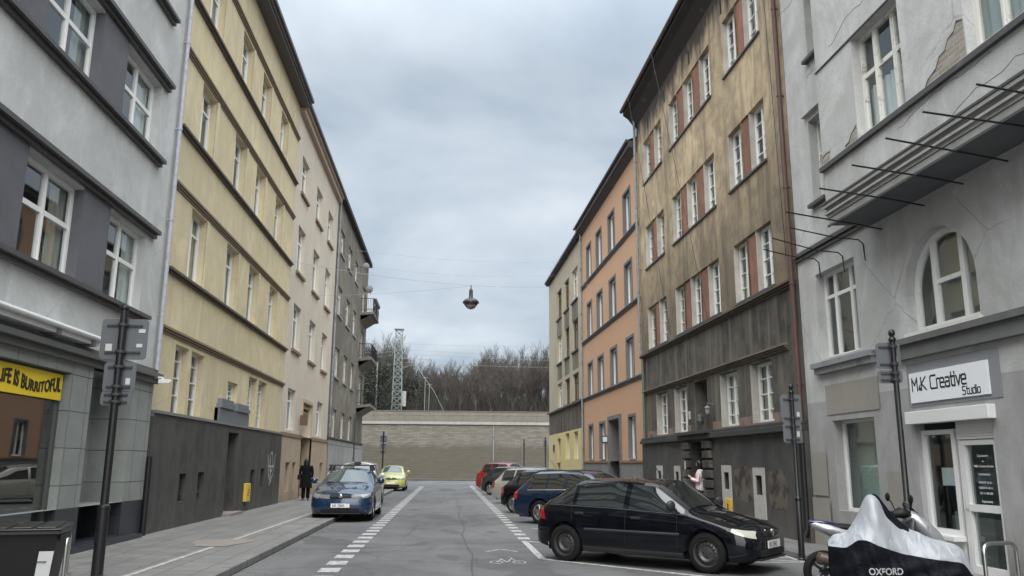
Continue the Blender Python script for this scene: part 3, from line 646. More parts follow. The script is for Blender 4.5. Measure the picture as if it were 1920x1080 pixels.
# bay
bops = [(11.12, 12.56, 7.05, 8.86, .2), (7.9, 9.64, 7.05, 8.86, .2), (4.7, 6.4, 7.05, 8.86, .2)]+[(a, c, 10.3, 12.1, .2) for a, c in ((11.12, 12.56), (7.9, 9.64), (4.7, 6.4))]
mb = MB(); B.facade(mb, -8, 13.86, 6.3, 14.5, NB_, bops, .2); mb.quad(P(NB_, 13.86, 6.3), P(0, 13.86, 6.3), P(0, 13.86, 14.5), P(NB_, 13.86, 14.5)); mb.build('bay_wall', GR2, B.root)
mb = MB(); mb.quad(P(0, -8, 5.9), P(NB_-.02, -8, 5.88), P(NB_-.02, 13.8, 5.88), P(0, 13.8, 5.9)); mb.build('bay_soffit', SOFF, B.root)
mb = MB(); B.box(mb, -.02, NB_+.0, -8, 13.86, 6.02, 6.3); B.box(mb, NB_-.1, NB_+.06, -8, 13.9, 6.2, 6.26); B.box(mb, 0.002, NB_+.04, -8, 13.88, 6.08, 6.12); B.box(mb, NB_-.2, NB_-.02, -8, 13.84, 5.89, 6.015); mb.build('bay_cornice', plaster('bay_cornice', (.42, .42, .40), (.2, .2, .19), .5, .1), B.root)
mb = MB(); B.box(mb, NB_+.04, NB_+.075, -8, 13.92, 6.262, 6.3); B.box(mb, NB_+.0, NB_+.02, -8, 13.87, 6.125, 6.15); B.box(mb, NB_-.03, NB_+.0, -8, 13.87, 5.86, 5.9); mb.build('bay_flashing', DARKTIN, B.root)
mb = MB(); B.box(mb, NB_, NB_+.07, -8, 13.88, 6.9, 6.985); mb.build('bay_sill_course', DARKTIN, B.root)
mb = MB(); B.box(mb, NB_, NB_+.025, -8, 13.87, 8.86, 8.885); mb.build('bay_head_line', DARKTIN, B.root)
mb = MB(); B.box(mb, 0, .1, 13.86, 16.9, 6.02, 6.1); B.box(mb, 0, .06, 13.86, 16.9, 5.94, 6.0); mb.build('string_course', DARKTIN, B.root)
B.course('cornice', GR2, -8, 16.88, 14.4, 14.7, 1.1, 3); B.shell(GR2, 14.5, over=.9)
cols_t = dict(colfr=[.3, .7])
for o in bops: B.window(o, 3, (.6,), .17, .07, .08, n=NB_, colfr=[.30, .68], mat=OLDWHITE, glass=SOFTGLASS, curtain='lace' if o[0] < 11 else 'half')
for o in sops: B.window(o, 2, (.6,), .2, .05, .05, mat=OLDWHITE, sill=(.12, .08), sillmat=DARKTIN, curtain='none')
mb = MB()
for o in sops: B.box(mb, 0, .1, o[0]-.12, o[1]+.12, o[3]+.12, o[3]+.17)
mb.build('window_hood', GR2, B.root)
B.window(gops[0], 3, (.72,), .19, .07, .07, curtain='none', colfr=[.32, .72]); B.window((14.25, 15.82, .8, 2.5), 1, (), .2, .055, .05, curtain='none', glass=SOFTGLASS)
mb = MB(); B.facade(mb, 13.9, 16.2, .6, 2.7, -.5, []); B.box(mb, -.48, -.44, 14.5, 15.2, .8, 2.2); mb.build('pane_backing', M('pale_green_backing', (.42, .50, .46), .8), B.root)  # pale sheet added close behind the pane, to make the glass look pale
mb = MB(); B.box(mb, -.0, .16, 13.95, 16.3, 3.56, 3.66); B.box(mb, 0, .1, 14.0, 16.25, 3.44, 3.56); mb.build('window_ledge', ZINC, B.root)
mb = MB(); B.box(mb, 0, .13, -8, 13.5, 3.6, 3.7); B.box(mb, 0, .07, -8, 13.5, 3.42, 3.6); B.box(mb, 0, .1, -8, 13.5, 3.36, 3.42); mb.build('shop_cornice', plaster('cornice_grey', (.17, .17, .17), (.1, .1, .1), .5, 0), B.root)
# arched window frame
mb = MB(); fd = -.2
def archring(r0, r1, n0, n1):
    for k in range(NA):
        a0, a1 = PI*k/NA, PI*(k+1)/NA
        q = [(ac-r_*math.cos(a), spring+r_*math.sin(a)) for r_, a in ((r0, a0), (r0, a1), (r1, a1), (r1, a0))]
        mb.prism([P(n0, *c) for c in q], (B.sgn*(n1-n0), 0, 0))
archring(ar+.01, ar-.09, fd-.05, fd+.03)
B.box(mb, fd-.05, fd+.03, arch[0], arch[0]+.09, arch[2], spring); B.box(mb, fd-.05, fd+.03, arch[1]-.09, arch[1], arch[2], spring); B.box(mb, fd-.05, fd+.035, arch[0]+.09, arch[1]-.09, arch[2], arch[2]+.09)
for s in (ac-.38, ac+.34): B.box(mb, fd-.045, fd+.025, s-.055, s+.055, arch[2]+.09, spring+math.sqrt(max(0, (ar-.05)**2-(s-ac)**2)))
B.box(mb, fd-.04, fd+.02, ac-.325, ac+.285, 4.5, 4.57)
awn = mb.build('arched_window', WHITE, B.root)
mb = MB(); mb.poly([P(fd-.02, c[0], c[1]) for c in ap]+[P(fd-.02, arch[1], arch[2]), P(fd-.02, arch[0], arch[2])]); mb.build('pane', SOFTGLASS, awn)
mb = MB(); mb.quad(P(-.7, 10.5, 3.6), P(-.7, 13.5, 3.6), P(-.7, 13.5, 5.5), P(-.7, 10.5, 5.5)); mb.build('blind_or_backing', CURT[1], awn)  # pale backing added in place of the sky reflected in this pane
mb = MB(); B.box(mb, -.0, .06, arch[0]-.05, arch[1]+.05, arch[2]-.08, arch[2]-.01); mb.build('sill', OLDWHITE, awn)
# shop door group
mb = MB(); WHD = M('door_white', (.72, .72, .71), .35)
n_ = -.12
for s in (11.1, 12.0, 12.16, 12.93): B.box(mb, n_-.05, n_+.03, s, s+.07, .12, 2.2)
B.box(mb, n_-.05, n_+.031, 12.23, 12.93, .62, .70); B.box(mb, n_-.05, n_+.031, 12.23, 12.93, 2.13, 2.2); B.box(mb, n_-.04, n_+.02, 12.23, 12.93, .12, .62)
sw = mb.build('shop_window', WHD, B.root)
mb = MB(); mb.quad(P(n_-.02, 12.2, .66), P(n_-.02, 12.95, .66), P(n_-.02, 12.95, 2.2), P(n_-.02, 12.2, 2.2)); mb.build('pane', SOFTGLASS, sw)
mb = MB(); B.box(mb, -.1, .1, 12.1, 13.08, .55, .62); mb.build('sill', WHD, sw, bevel=.006)
mb = MB(); B.box(mb, n_-.09, n_-.085, 12.4, 12.72, 1.35, 1.62); mb.build('notice', M('paper', (.62, .68, .68), .8), sw)
mb = MB(); B.box(mb, n_-.05, n_+.04, 11.17, 11.25, .12, 2.02); B.box(mb, n_-.05, n_+.04, 11.92, 12.0, .12, 2.02); B.box(mb, n_-.05, n_+.041, 11.25, 11.92, .12, .24); B.box(mb, n_-.05, n_+.041, 11.25, 11.92, 1.0, 1.1); B.box(mb, n_-.05, n_+.041, 11.25, 11.92, 1.95, 2.02); dr = mb.build('door', WHD, B.root)
mb = MB(); mb.quad(P(n_-.02, 11.2, .2), P(n_-.02, 11.95, .2), P(n_-.02, 11.95, 2.0), P(n_-.02, 11.2, 2.0)); mb.build('pane', GLASS, dr)
mb = MB(); mb.tube([P(n_+.1, 11.96, 1.0), P(n_+.1, 11.96, 1.22)], .012, 8); B.box(mb, n_+.03, n_+.1, 11.95, 11.97, 1.02, 1.04); mb.build('handle', STEEL, dr)
dl = dr
for k, (tx, sz) in enumerate((('Zapraszamy', .05), ('do', .035), ('M&K Creative Studio', .05), ('ZAMÓWIENIA', .04), ('PON-PT 10-18', .045), ('SOBOTA 10-14', .045), ('TEL 12 400 200', .045), ('Zapraszamy', .05))):
    text('door_lettering', tx, P(n_-.005, 11.58, 1.78-k*.075-(.04 if k > 2 else 0)-(.04 if k > 3 else 0)-(.04 if k > 6 else 0)), (0, -1, 0), (0, 0, 1), sz, M('white_vinyl', (.75, .75, .75), .5), dr, align='CENTER', depth=.001)
mb = MB(); B.box(mb, -.02, .12, 11.0, 13.08, 2.3, 2.5); mb.build('shutter_box', WHD, B.root, bevel=.01)
mb = MB()
for k in range(7): B.box(mb, n_, n_+.05, 11.1, 12.05, 2.04+k*.038, 2.07+k*.038)
B.box(mb, n_-.0, n_+.03, 11.1, 12.05, 2.03, 2.3); mb.build('shutter', WHD, B.root)
mb = MB(); B.box(mb, -.25, .25, 11.05, 12.1, .05, .13); mb.build('doorstep', M('stone_step', (.22, .2, .19), .8), B.root)
mb = MB(); B.box(mb, -1.1, -.9, 11, 13, .1, 2.6); B.box(mb, -.7, -.4, 12.3, 12.8, .1, .95); mb.build('shop_interior', M('shop_inner_green', (.2, .25, .23), .8), B.root)
mb = MB(); B.box(mb, 0, .012, 10.8, 13.08, 2.58, 3.28); mb.build('sign_backing', plaster('sign_backing', (.27, .275, .295), (.22, .225, .24), .3, .1), B.root)
mb = MB(); B.box(mb, .012, .04, 11.02, 12.98, 2.64, 3.12); sg = mb.build('studio_sign', M('sign_white', (.80, .82, .84), .4), B.root, bevel=.004)
SB = M('sign_black', (.01, .01, .01), .5)
def strokes_text(name, s, origin_s, origin_z, size, parent, adv=.8, wd=.1):
    """square rounded technical lettering drawn with thick strokes"""
    G = {'M': ([[(0, 0), (0, 1), (.35, .45), (.7, 1), (.7, 0)]], .9), '&': ([[(.38, 0), (.05, .35), (.25, .55), (.1, .4), (0, .12), (.2, 0), (.4, .3)]], .5), 'K': ([[(0, 0), (0, 1)], [(.62, 1), (.05, .5), (.65, 0)]], .85), ' ': ([], .4),
         'C': ([[(.7, 1), (.12, 1), (0, .88), (0, .12), (.12, 0), (.7, 0)]], .85), 'r': ([[(0, 0), (0, .7), (.32, .7)]], .42), 'e': ([[(.5, 0), (.1, 0), (0, .1), (0, .6), (.1, .7), (.42, .7), (.5, .6), (.5, .36), (.0, .36)]], .66),
         'a': ([[(.05, .7), (.4, .7), (.5, .6), (.5, 0), (.1, 0), (0, .1), (0, .3), (.1, .38), (.5, .38)]], .66), 't': ([[(.1, 1), (.1, .1), (.2, 0), (.38, 0)], [(0, .7), (.36, .7)]], .5), 'i': ([[(0, 0), (0, .7)], [(0, .88), (0, 1.0)]], .2), 'v': ([[(0, .7), (.24, 0), (.5, .7)]], .62),
         'S': ([[(.6, 1), (.1, 1), (0, .9), (0, .6), (.1, .52), (.5, .5), (.6, .4), (.6, .1), (.5, 0), (0, 0)]], .78), 'u': ([[(0, .7), (0, .1), (.1, 0), (.5, 0), (.5, .7)]], .66), 'd': ([[(.5, 1), (.5, 0), (.1, 0), (0, .1), (0, .6), (.1, .7), (.5, .7)]], .66), 'o': ([[(.1, 0), (0, .1), (0, .6), (.1, .7), (.4, .7), (.5, .6), (.5, .1), (.4, 0), (.1, 0)]], .66)}
    mb = MB(); x = 0; i = 0
    for ch in s:
        st, ad = G[ch]; k_ = .72 if ch == '&' else 1
        for pl in st:
            for q in range(len(pl)-1):
                (x0, y0), (x1, y1) = pl[q], pl[q+1]; d = math.hypot(x1-x0, y1-y0); ux, uy = (x1-x0)/d*wd*.45, (y1-y0)/d*wd*.45; ox, oy = -(y1-y0)/d*wd/2, (x1-x0)/d*wd/2
                i += 1; nn = .0412+.00015*(i % 9)
                mb.quad(*[P(nn, origin_s-(x+a*k_)*size, origin_z+c*k_*size) for a, c in ((x0-ux+ox, y0-uy+oy), (x1+ux+ox, y1+uy+oy), (x1+ux-ox, y1+uy-oy), (x0-ux-ox, y0-uy-oy))])
        x += ad*(k_ if ch == '&' else 1)*adv/.8
    return mb.build(name, SB, parent)
strokes_text('sign_lettering', 'M&K Creative', 12.9, 2.83, .20, sg, .8, .15); strokes_text('sign_lettering', 'Studio', 11.62, 2.675, .115, sg, .86, .17)
# rods of the former net under the bay
for s0, z0, x1, z1, s1, nn in ((8.57, 5.95, 6.13, 6.06, 8.6, 0), (9.14, 5.84, 5.79, 5.95, 9.14, 0), (10.13, 5.85, 5.85, 6.01, 10.13, 0), (11.11, 5.86, 5.86, 5.99, 11.11, 0), (12.11, 5.84, 5.82, 5.97, 12.11, 0), (13.41, 5.82, 5.8, 5.98, 13.41, 0), (14.08, 5.74, 6.15, 5.9, 14.08, 1), (14.87, 5.7, 6.13, 5.92, 14.87, 1), (15.86, 5.82, 6.34, 5.96, 15.86, 1)):
    mb = MB(); fx = 7.75-.0145*s0
    n0 = fx-7.0; n1 = fx-x1
    if nn: mb.tube([P(0, s0, z0-.42), P(.02, s0, z0-.1), P(.1, s0, z0-.03), P(n0, s0, z0), P(n1, s0, z1)], .012, 6)
    else: mb.tube([P(0.02, s0, z0-.1), P(n0, s0, z0-.01)], .014, 6); mb.tube([P(n0-.02, s0, z0-.015), P(n1, s0, z1)], .014, 6)
    mb.build('iron_rod', BLACKM, B.root)
# flaked plaster showing brick
BRK = tiled('bare_brick', (.40, .36, .30), (.30, .27, .23), .26, .075, (.42, .40, .37), .01, 'y', .5, .35, 1.0, .9, .7)
def patchshape(pts, n, name='exposed_brick'):
    mb = MB(); mb.poly([P(n, *q) for q in pts]); return mb.build(name, BRK, B.root)
EDG = M('flake_edge', (.2, .19, .18), .9)
def flake(pts):
    patchshape(pts, NB_+.004); mb = MB()
    for k in range(len(pts)-3): mb.tube([P(NB_+.006, *pts[k]), P(NB_+.006, *pts[k+1])], [random.uniform(.008, .016), random.uniform(.005, .014)], 5)
    mb.build('flake_edge', EDG, B.root)
flake([(9.66, 7.58), (9.78, 7.62), (9.86, 7.5), (10.0, 7.47), (10.08, 7.34), (10.22, 7.32), (10.32, 7.18), (10.5, 7.13), (10.6, 7.04), (10.58, 6.99), (9.66, 6.99)])
flake([(12.58, 7.3), (12.64, 7.26), (12.75, 7.22), (12.86, 7.1), (13.0, 7.08), (13.02, 7.0), (12.6, 6.99)])
flake([(13.55, 7.2), (13.7, 7.22), (13.84, 7.18), (13.84, 7.0), (13.62, 7.0)])
mb = MB()   # hair cracks on the bay
def crack(pts, n): 
    for k in range(len(pts)-1): mb.tube([P(n, *pts[k]), P(n, *pts[k+1])], .004, 4, cap=False)
for s0, z0, ln in ((9.2, 6.85, 2.2), (8.4, 6.6, 1.8), (11.8, 9.3, 1.5), (14.6, 9.8, 1.2), (15.4, 11.9, 1.6)):
    pts = [(s0, z0)]
    for k in range(14): pts.append((pts[-1][0]+ln/14, pts[-1][1]+random.uniform(-.06, .045)))
    crack(pts, NB_+.001 if s0 < 13.5 and s0+ln < 13.8 else .002)
mb.build('crack', EDG, B.root)
B.pipe('rust_drain_pipe', wornpaint('rust_paint', (.095, .05, .042), (.05, .038, .034), .55, .6, 5), 17.0, 2.1, 14.4, .10, .055)
mb = MB(); mb.tube([P(.12, 17.0, 2.1), P(.12, 17.0, .4), P(.2, 17.0, .2)], .075, 12); mb.build('cast_iron_pipe', BLACKM, B.root, smooth=40)

# ---- right 2: grimy ochre house
OCH = plaster('ochre_plaster', (.53, .42, .275), (.17, .14, .105), .7, .75, .6, .30, light=.55, zband=[(13.9, 14.7, (.03, .028, .03), .92), (9.6, 6.6, (.085, .075, .06), .68)], fine=.3)  # first band darkens towards the eave, second darkens lower down
SOOT = plaster('sooty_render', (.042, .040, .037), (.20, .18, .15), .4, .75, .5, .35, rough=.8)
BASE2 = plaster('dark_base_render', (.04, .041, .043), (.11, .105, .10), .55, .3, .5, .4, zband=[(.9, -.2, (.14, .12, .10), .8)], rough=.7)
REDP = plaster('red_panel', (.33, .16, .115), (.13, .08, .06), .5, .4, .3, .5)
REV = plaster('pale_reveal', (.50, .49, .45), (.25, .22, .18), .45, .5, .3, .35)
B = Bld('grimy_ochre_house', 'R', 16.9, 30.7, 'grimy ochre tenement with red panels between windows and sooty black lower floors')
def pairg(a, c, z0, z1, k, w_=.96): 
    g_ = (c-a-w_*k)/(k-1); return [(a+i*(w_+g_), a+i*(w_+g_)+w_, z0, z1, .2) for i in range(k)]
rz_ = [(5.76, 7.32), (8.85, 10.45), (12.2, 13.85)]; uops = []; reds = []
for e, f in rz_:
    for a, c, k in ((18.15, 20.65, 2), (21.8, 26.1, 3), (27.15, 29.7, 2)):
        g_ = pairg(a, c, e, f, k); uops += g_
        for i in range(k-1): reds.append((g_[i][1], g_[i+1][0], e, f))
mb = MB(); mr = MB(); B.facade(mb, 16.9, 30.7, 5.62, 15.3, 0, [(r[0], r[1], r[2], r[3], .08) for r in reds]+uops, .2)
mb.build('wall', OCH, B.root)
mb = MB()   # reveals painted pale, set just inside the openings
for o in uops:
    a, c, e, f = o[:4]; q = .003
    mb.quad(B.P(.0, c-q, e), B.P(-.2, c-q, e), B.P(-.2, c-q, f), B.P(0, c-q, f)); mb.quad(B.P(0, a+q, e), B.P(-.2, a+q, e), B.P(-.2, a+q, f), B.P(0, a+q, f))
mb.build('window_reveal', REV, B.root)
mb = MB()
for r in reds: B.box(mb, -.2, -.045, r[0], r[1], r[2], r[3])
mb.build('red_panel', REDP, B.root)
for o in uops: B.window(o, 2, (.25, .5, .75), .16, .058, .045, mat=WHITE if random.random() < .7 else OLDWHITE, msmall=.022, curtain=random.choice(('lace', 'half', 'sides', 'none', 'blind_or_backing')))
for a, c in ((18.1, 20.7), (21.75, 26.15), (27.1, 29.75)):
    for e, f in rz_: B.course('sill_course', DARKTIN, a, c, e-.06, e-.005, .055, 1)
gw = [(18.6, 19.95, 2.64, 4.08), (20.85, 22.2, 2.64, 4.08), (25.25, 26.65, 2.64, 4.08), (27.5, 28.9, 2.64, 4.08)]
nich = (23.3, 24.5, 2.64, 4.08, .5)
mb = MB(); B.facade(mb, 16.9, 30.7, 2.58, 5.62, 0, gw+[nich], .3); mb.quad(B.P(-.5, 23.3, 2.6), B.P(-.5, 24.5, 2.6), B.P(-.5, 24.5, 4.1), B.P(-.5, 23.3, 4.1)); mb.build('sooty_wall', SOOT, B.root)
mb = MB()
for o in gw:
    a, c, e, f = o; q = .003
    mb.quad(B.P(.0, c-q, e), B.P(-.3, c-q, e), B.P(-.3, c-q, f), B.P(0, c-q, f)); mb.quad(B.P(0, a+q, e), B.P(-.3, a+q, e), B.P(-.3, a+q, f), B.P(0, a+q, f))
mb.build('window_reveal', REV, B.root)
for o in gw: B.window((o[0]+.18, o[1]-.02, o[2], o[3]), 2, (.22, .48, .74), .2, .075, .075, mat=WHITE, msmall=.03, curtain='lace')
mb = MB()
for o in gw: B.box(mb, -.24, -.2, o[0], o[0]+.18, o[2], o[3])
mb.build('window_cheek', REV, B.root)
mb = MB()
for a, c in ((17.6, 22.9), (24.9, 30.3)): B.facade(mb, a, c, 2.60, 2.82, .012, [(o[0], o[1], 2.60+.04, 2.82) for o in gw if o[0] > a and o[1] < c], .01)
mb.build('pink_undercoat', wornpaint('pinkish_render', (.22, .15, .125), (.06, .055, .05), .5, .8, 2.2), B.root)
B.course('string_course', plaster('string_brown', (.19, .16, .13), (.08, .07, .06), .4, .2), 17.6, 30.5, 4.16, 4.3, .13, 3); B.course('string_course', DMOULD, 17.1, 30.68, 5.5, 5.64, .15, 3)
bo = [(28.12, 28.55, 1.05, 1.42, .12), (26.05, 26.4, 1.05, 1.42, .12), (21.5, 21.9, 1.02, 1.45, .12), (19.28, 19.68, .95, 1.4, .12)]
dor = (23.45, 24.75, .1, 2.3, .6)
mb = MB(); B.facade(mb, 16.9, 30.7, .05, 2.36, .1, bo+[dor], .15); mb.quad(B.P(.1, 16.9, .05), B.P(-.1, 16.9, .05), B.P(-.1, 16.9, 2.36), B.P(.1, 16.9, 2.36)); mb.build('base_wall', BASE2, B.root)
for a, c in ((22.75, 23.44), (24.76, 25.4)):
    mb = MB()
    for k in range(8): B.box(mb, .1, .2, a, c, .2+k*.27, .2+k*.27+.21)
    mb.build('rusticated_pier', SOOT, B.root, bevel=.015)
mb = MB(); B.box(mb, -.55, -.5, 23.4, 24.8, .1, 2.4); B.box(mb, -.5, -.47, 23.5, 24.08, .3, 2.2); B.box(mb, -.5, -.47, 24.14, 24.7, .3, 2.2); mb.build('door', M('black_door', (.03, .03, .03), .45), B.root)
mb = MB(); B.box(mb, -.05, .24, 16.92, 26.9, 2.36, 2.5); B.box(mb, -.05, .2, 26.9, 30.68, 2.37, 2.49); B.box(mb, -.05, .34, 22.6, 25.6, 2.5, 2.6); B.box(mb, -.05, .14, 16.92, 22.6, 2.5, 2.58); B.box(mb, -.05, .14, 25.6, 30.68, 2.5, 2.58); mb.build('base_ledge', wornpaint('ledge_black', (.04, .038, .038), (.1, .095, .09), .58, .7, 4), B.root, bevel=.012)
for k, o in enumerate(bo):
    mb = MB(); a, c, e, f = o[0]-.15, o[1]+.15, o[2]-(.15 if k < 2 else .3), o[3]+.18; lo = e-(.25 if k >= 2 else .2)
    B.facade(mb, a, c, lo, f, .125, [(o[0], o[1], o[2], o[3], .05)], .03)
    for q in ((a, lo), (c, lo)): mb.quad(B.P(.125, q[0], lo), B.P(.1, q[0], lo), B.P(.1, q[0], f), B.P(.125, q[0], f))
    mb.quad(B.P(.125, a, f), B.P(.125, c, f), B.P(.1, c, f), B.P(.1, a, f))
    wv = mb.build('basement_window', wornpaint('patched_white', (.40, .39, .365), (.22, .2, .18), .56, .8, 6), B.root)
    mb = MB(); B.box(mb, -.06, .0, o[0], o[1], o[2], o[3]); B.box(mb, .0, .02, (o[0]+o[1])/2-.015, (o[0]+o[1])/2+.015, o[2], o[3]); mb.build('grate', M('grate_dark', (.012, .014, .014), .5), wv)
mb = MB(); mb.poly([B.P(.103, s, z) for s, z in ((21.2, 1.5), (20.5, 1.62), (19.9, 1.55), (19.8, .9), (20.3, .72), (21.1, .8))]); mb.poly([B.P(.103, s, z) for s, z in ((19.0, 1.5), (18.2, 1.55), (17.8, 1.2), (18.0, .7), (18.9, .65))]); mb.build('tar_smears', wornpaint('tar_and_brick', (.115, .092, .075), (.025, .024, .024), .47, .8, 2.6), B.root)
mb = MB(); B.box(mb, .1, .17, 21.35, 21.75, .25, .78); gs = mb.build('gas_cabinet', wornpaint('gas_yellow', (.6, .42, .05), (.3, .25, .1), .6, .5), B.root, bevel=.01)
mb = MB(); B.box(mb, .17, .173, 21.42, 21.68, .33, .38); B.box(mb, .17, .173, 21.5, 21.6, .5, .66); mb.build('marking', M('gas_mark', (.2, .04, .02), .6), gs)
mb = MB(); B.box(mb, 0, .02, 24.95, 25.12, 3.0, 3.25); B.box(mb, .2, .215, 25.0, 25.1, 1.5, 1.75); mb.build('notice_plate', M('plate_white', (.45, .45, .43), .5), B.root)
mb = MB(); mb.lathe([(.0, 0), (.09, 0), (.12, .1), (.10, .26), (.03, .3), (0, .32)], B.P(.1, 23.75, 2.78), 'z', 8); mb.tube([B.P(-.4, 23.75, 3.5), B.P(.1, 23.75, 3.4), B.P(.1, 23.75, 3.1)], .015, 6); mb.build('lantern', M('lantern_dark', (.06, .06, .06), .4), B.root)
mb = MB(); mb.lathe([(0, 0), (.05, .02), (.065, .07), (.065, .17), (.09, .2), (.02, .26), (0, .26)], B.P(.2, 22.75, 3.0), 'z', 10); mb.tube([B.P(0, 22.75, 3.3), B.P(.2, 22.75, 3.34), B.P(.2, 22.75, 3.24)], .011, 6); mb.build('wall_lamp', M('lamp_dull', (.2, .2, .19), .4), B.root)
# eave: black boarded soffit with outer cornice
EV = wornpaint('eave_soot', (.022, .02, .02), (.12, .10, .08), .6, .8, 2)
mb = MB(); mb.prism([B.P(0, 16.92, 14.95), B.P(.3, 16.92, 15.35), B.P(.5, 16.92, 15.5), B.P(.5, 16.92, 15.72), B.P(-.1, 16.92, 15.72)], (0, 13.9, 0)); ev = mb.build('eave', EV, B.root)
mb = MB(); mb.tube([B.P(.57, 16.9, 15.68), B.P(.57, 30.85, 15.68)], .075, 8); mb.build('gutter', wornpaint('gutter_rust', (.07, .06, .055), (.14, .09, .07), .5, .6, 6), B.root)
B.shell(OCH, 15.4, over=.52)
mb = MB()
for s in (28.8, 26.5, 23.6, 20.6): B.box(mb, -.05, .004, s, s+.14, 14.15, 14.6)
mb.build('attic_vent', M('vent_black', (.01, .01, .01), .9), B.root)
B.pipe('drain_pipe', wornpaint('grey_pipe', (.22, .24, .25), (.12, .12, .12), .5, .5), 30.55, 5.6, 15.2, .12, .055); B.pipe('drain_pipe', wornpaint('green_pipe', (.10, .14, .12), (.08, .08, .07), .5, .5), 30.3, 2.6, 5.5, .1, .05)

# ---- right 3: orange house
ORG = plaster('orange_plaster', (.50, .315, .205), (.44, .28, .19), .25, .12, .25, .3, fine=.12)
GRB = plaster('grey_base_render', (.22, .22, .22), (.15, .15, .15), .4, .4, .3, .4); SUR = plaster('grey_surround', (.16, .16, .165), (.11, .11, .11), .3, .1)
B = Bld('orange_house', 'R', 30.7, 43.6, 'orange rendered house with grey window surrounds and string courses on the right side')
cols = [(32.05, 33.25), (35.15, 36.4), (38.1, 39.35), (40.85, 42.0)]; rz_ = [(5.0, 6.65), (8.02, 9.8), (11.05, 12.88)]
ops = [(a, c, e, f) for e, f in rz_ for a, c in cols]; g0 = [(32.1, 33.15, 1.86, 3.5), (38.0, 39.2, 1.86, 3.5), (40.9, 42.0, 1.86, 3.5)]; dor = (34.75, 36.9, 1.77, 3.55, .4)
mb = MB(); B.facade(mb, 30.7, 43.6, 1.77, 14.2, 0, ops+g0+[dor], .19); mb.build('wall', ORG, B.root)
mb = MB(); B.facade(mb, 30.7, 43.6, .05, 1.7, .05, [(34.75, 36.9, .05, 1.7, .45)], .3); mb.build('base_wall', GRB, B.root)
mb = MB(); B.box(mb, -.02, .09, 30.7, 34.74, 1.7, 1.78); B.box(mb, -.02, .09, 36.91, 43.6, 1.7, 1.78); mb.build('base_ledge', M('ledge_orange', (.2, .13, .08), .8), B.root)
mb = MB()
for o in ops+g0:
    a, c, e, f = o; w_ = .11; q = .004
    B.box(mb, 0, .03, a-w_, a, e, f+w_); B.box(mb, 0, .03, c, c+w_, e, f+w_); B.box(mb, 0, .031, a, c, f, f+w_)
    mb.quad(B.P(.03, a+q, e), B.P(-.25, a+q, e), B.P(-.25, a+q, f), B.P(.03, a+q, f)); mb.quad(B.P(.03, c-q, e), B.P(-.25, c-q, e), B.P(-.25, c-q, f), B.P(.03, c-q, f)); mb.quad(B.P(.03, a, f-q), B.P(.03, c, f-q), B.P(-.25, c, f-q), B.P(-.25, a, f-q))
mb.build('window_surround', SUR, B.root)
mb = MB()
for s in (34.754, 36.896): mb.quad(B.P(0, s, .05), B.P(-.35, s, .05), B.P(-.35, s, 3.55), B.P(0, s, 3.55))
mb.quad(B.P(0, 34.75, 3.545), B.P(0, 36.9, 3.545), B.P(-.35, 36.9, 3.545), B.P(-.35, 34.75, 3.545)); mb.build('door_lining', SUR, B.root)
for o in ops+g0: B.window(o, 2, (), .13, .075, .07, sill=(.05, .05))
mb = MB(); B.box(mb, -.4, -.36, 34.75, 36.9, .05, 3.55); B.box(mb, -.36, -.32, 35.0, 35.75, .3, 2.6); B.box(mb, -.36, -.32, 35.85, 36.6, .3, 2.6); mb.build('door', M('grey_wood_door', (.12, .125, .13), .5), B.root, bevel=.01)
mb = MB(); B.box(mb, 0, .08, 34.55, 34.75, .05, 3.72); B.box(mb, 0, .08, 36.9, 37.1, .05, 3.72); B.box(mb, 0, .082, 34.75, 36.9, 3.55, 3.72); mb.build('door_surround', SUR, B.root)
mb = MB(); B.box(mb, .02, .3, 37.3, 37.55, 2.55, 2.9); hl = mb.build('house_number_lamp', M('lamp_body', (.06, .06, .06), .4), B.root)
mb = MB(); B.box(mb, .06, .26, 37.29, 37.297, 2.62, 2.84); mb.build('lamp_face', M('lamp_face', (.6, .65, .65), .4), hl)
for z_ in (4.84, 7.84, 10.88): B.course('string_course', SUR, 30.72, 43.58, z_, z_+.17, .11, 3)
mb = MB(); mb.prism([B.P(0, 30.72, 13.95), B.P(.25, 30.72, 14.15), B.P(.34, 30.72, 14.15), B.P(.34, 30.72, 14.42), B.P(-.1, 30.72, 14.42)], (0, 12.86, 0)); mb.build('eave', M('eave_dark', (.06, .058, .06), .7), B.root)
mb = MB(); mb.tube([B.P(.40, 30.7, 14.4), B.P(.40, 43.7, 14.4)], .065, 8); mb.build('gutter', DARKTIN, B.root); B.shell(ORG, 14.25, over=.36)
B.pipe('drain_pipe', ZINC, 43.4, .2, 14.1, .1, .05)

# ---- right 4: beige house with yellow base
BEI = plaster('beige_plaster', (.42, .38, .29), (.3, .27, .2), .4, .35, .3, .35); YB = plaster('pale_yellow_base', (.60, .52, .27), (.5, .43, .25), .3, .2)
B = Bld('beige_corner_house', 'R', 43.6, 57, 'beige house with pale yellow ground floor at the far right corner')
cols = [(45.0, 46.95), (48.1, 49.85), (51.1, 53.0)]; rz_ = [(5.1, 6.65), (7.95, 9.75), (10.85, 12.7)]
ops = [(a, c, e, f) for e, f in rz_ for a, c in cols]
mb = MB(); B.facade(mb, 43.6, 57, 4.93, 14.05, 0, ops, .18); mb.build('wall', BEI, B.root)
mb = MB()
for e, f in rz_[1:]:
    for a, c in cols: B.box(mb, -.02, .012, a, c, e-1.05, e-.12)
mb.build('spandrel_panel', DKP, B.root)
mb = MB()
for e, f in rz_:
    for a, c in cols: B.box(mb, -.02, .1, a-.1, c+.1, e-.11, e-.02)
mb.build('window_sill', DARKTIN, B.root)
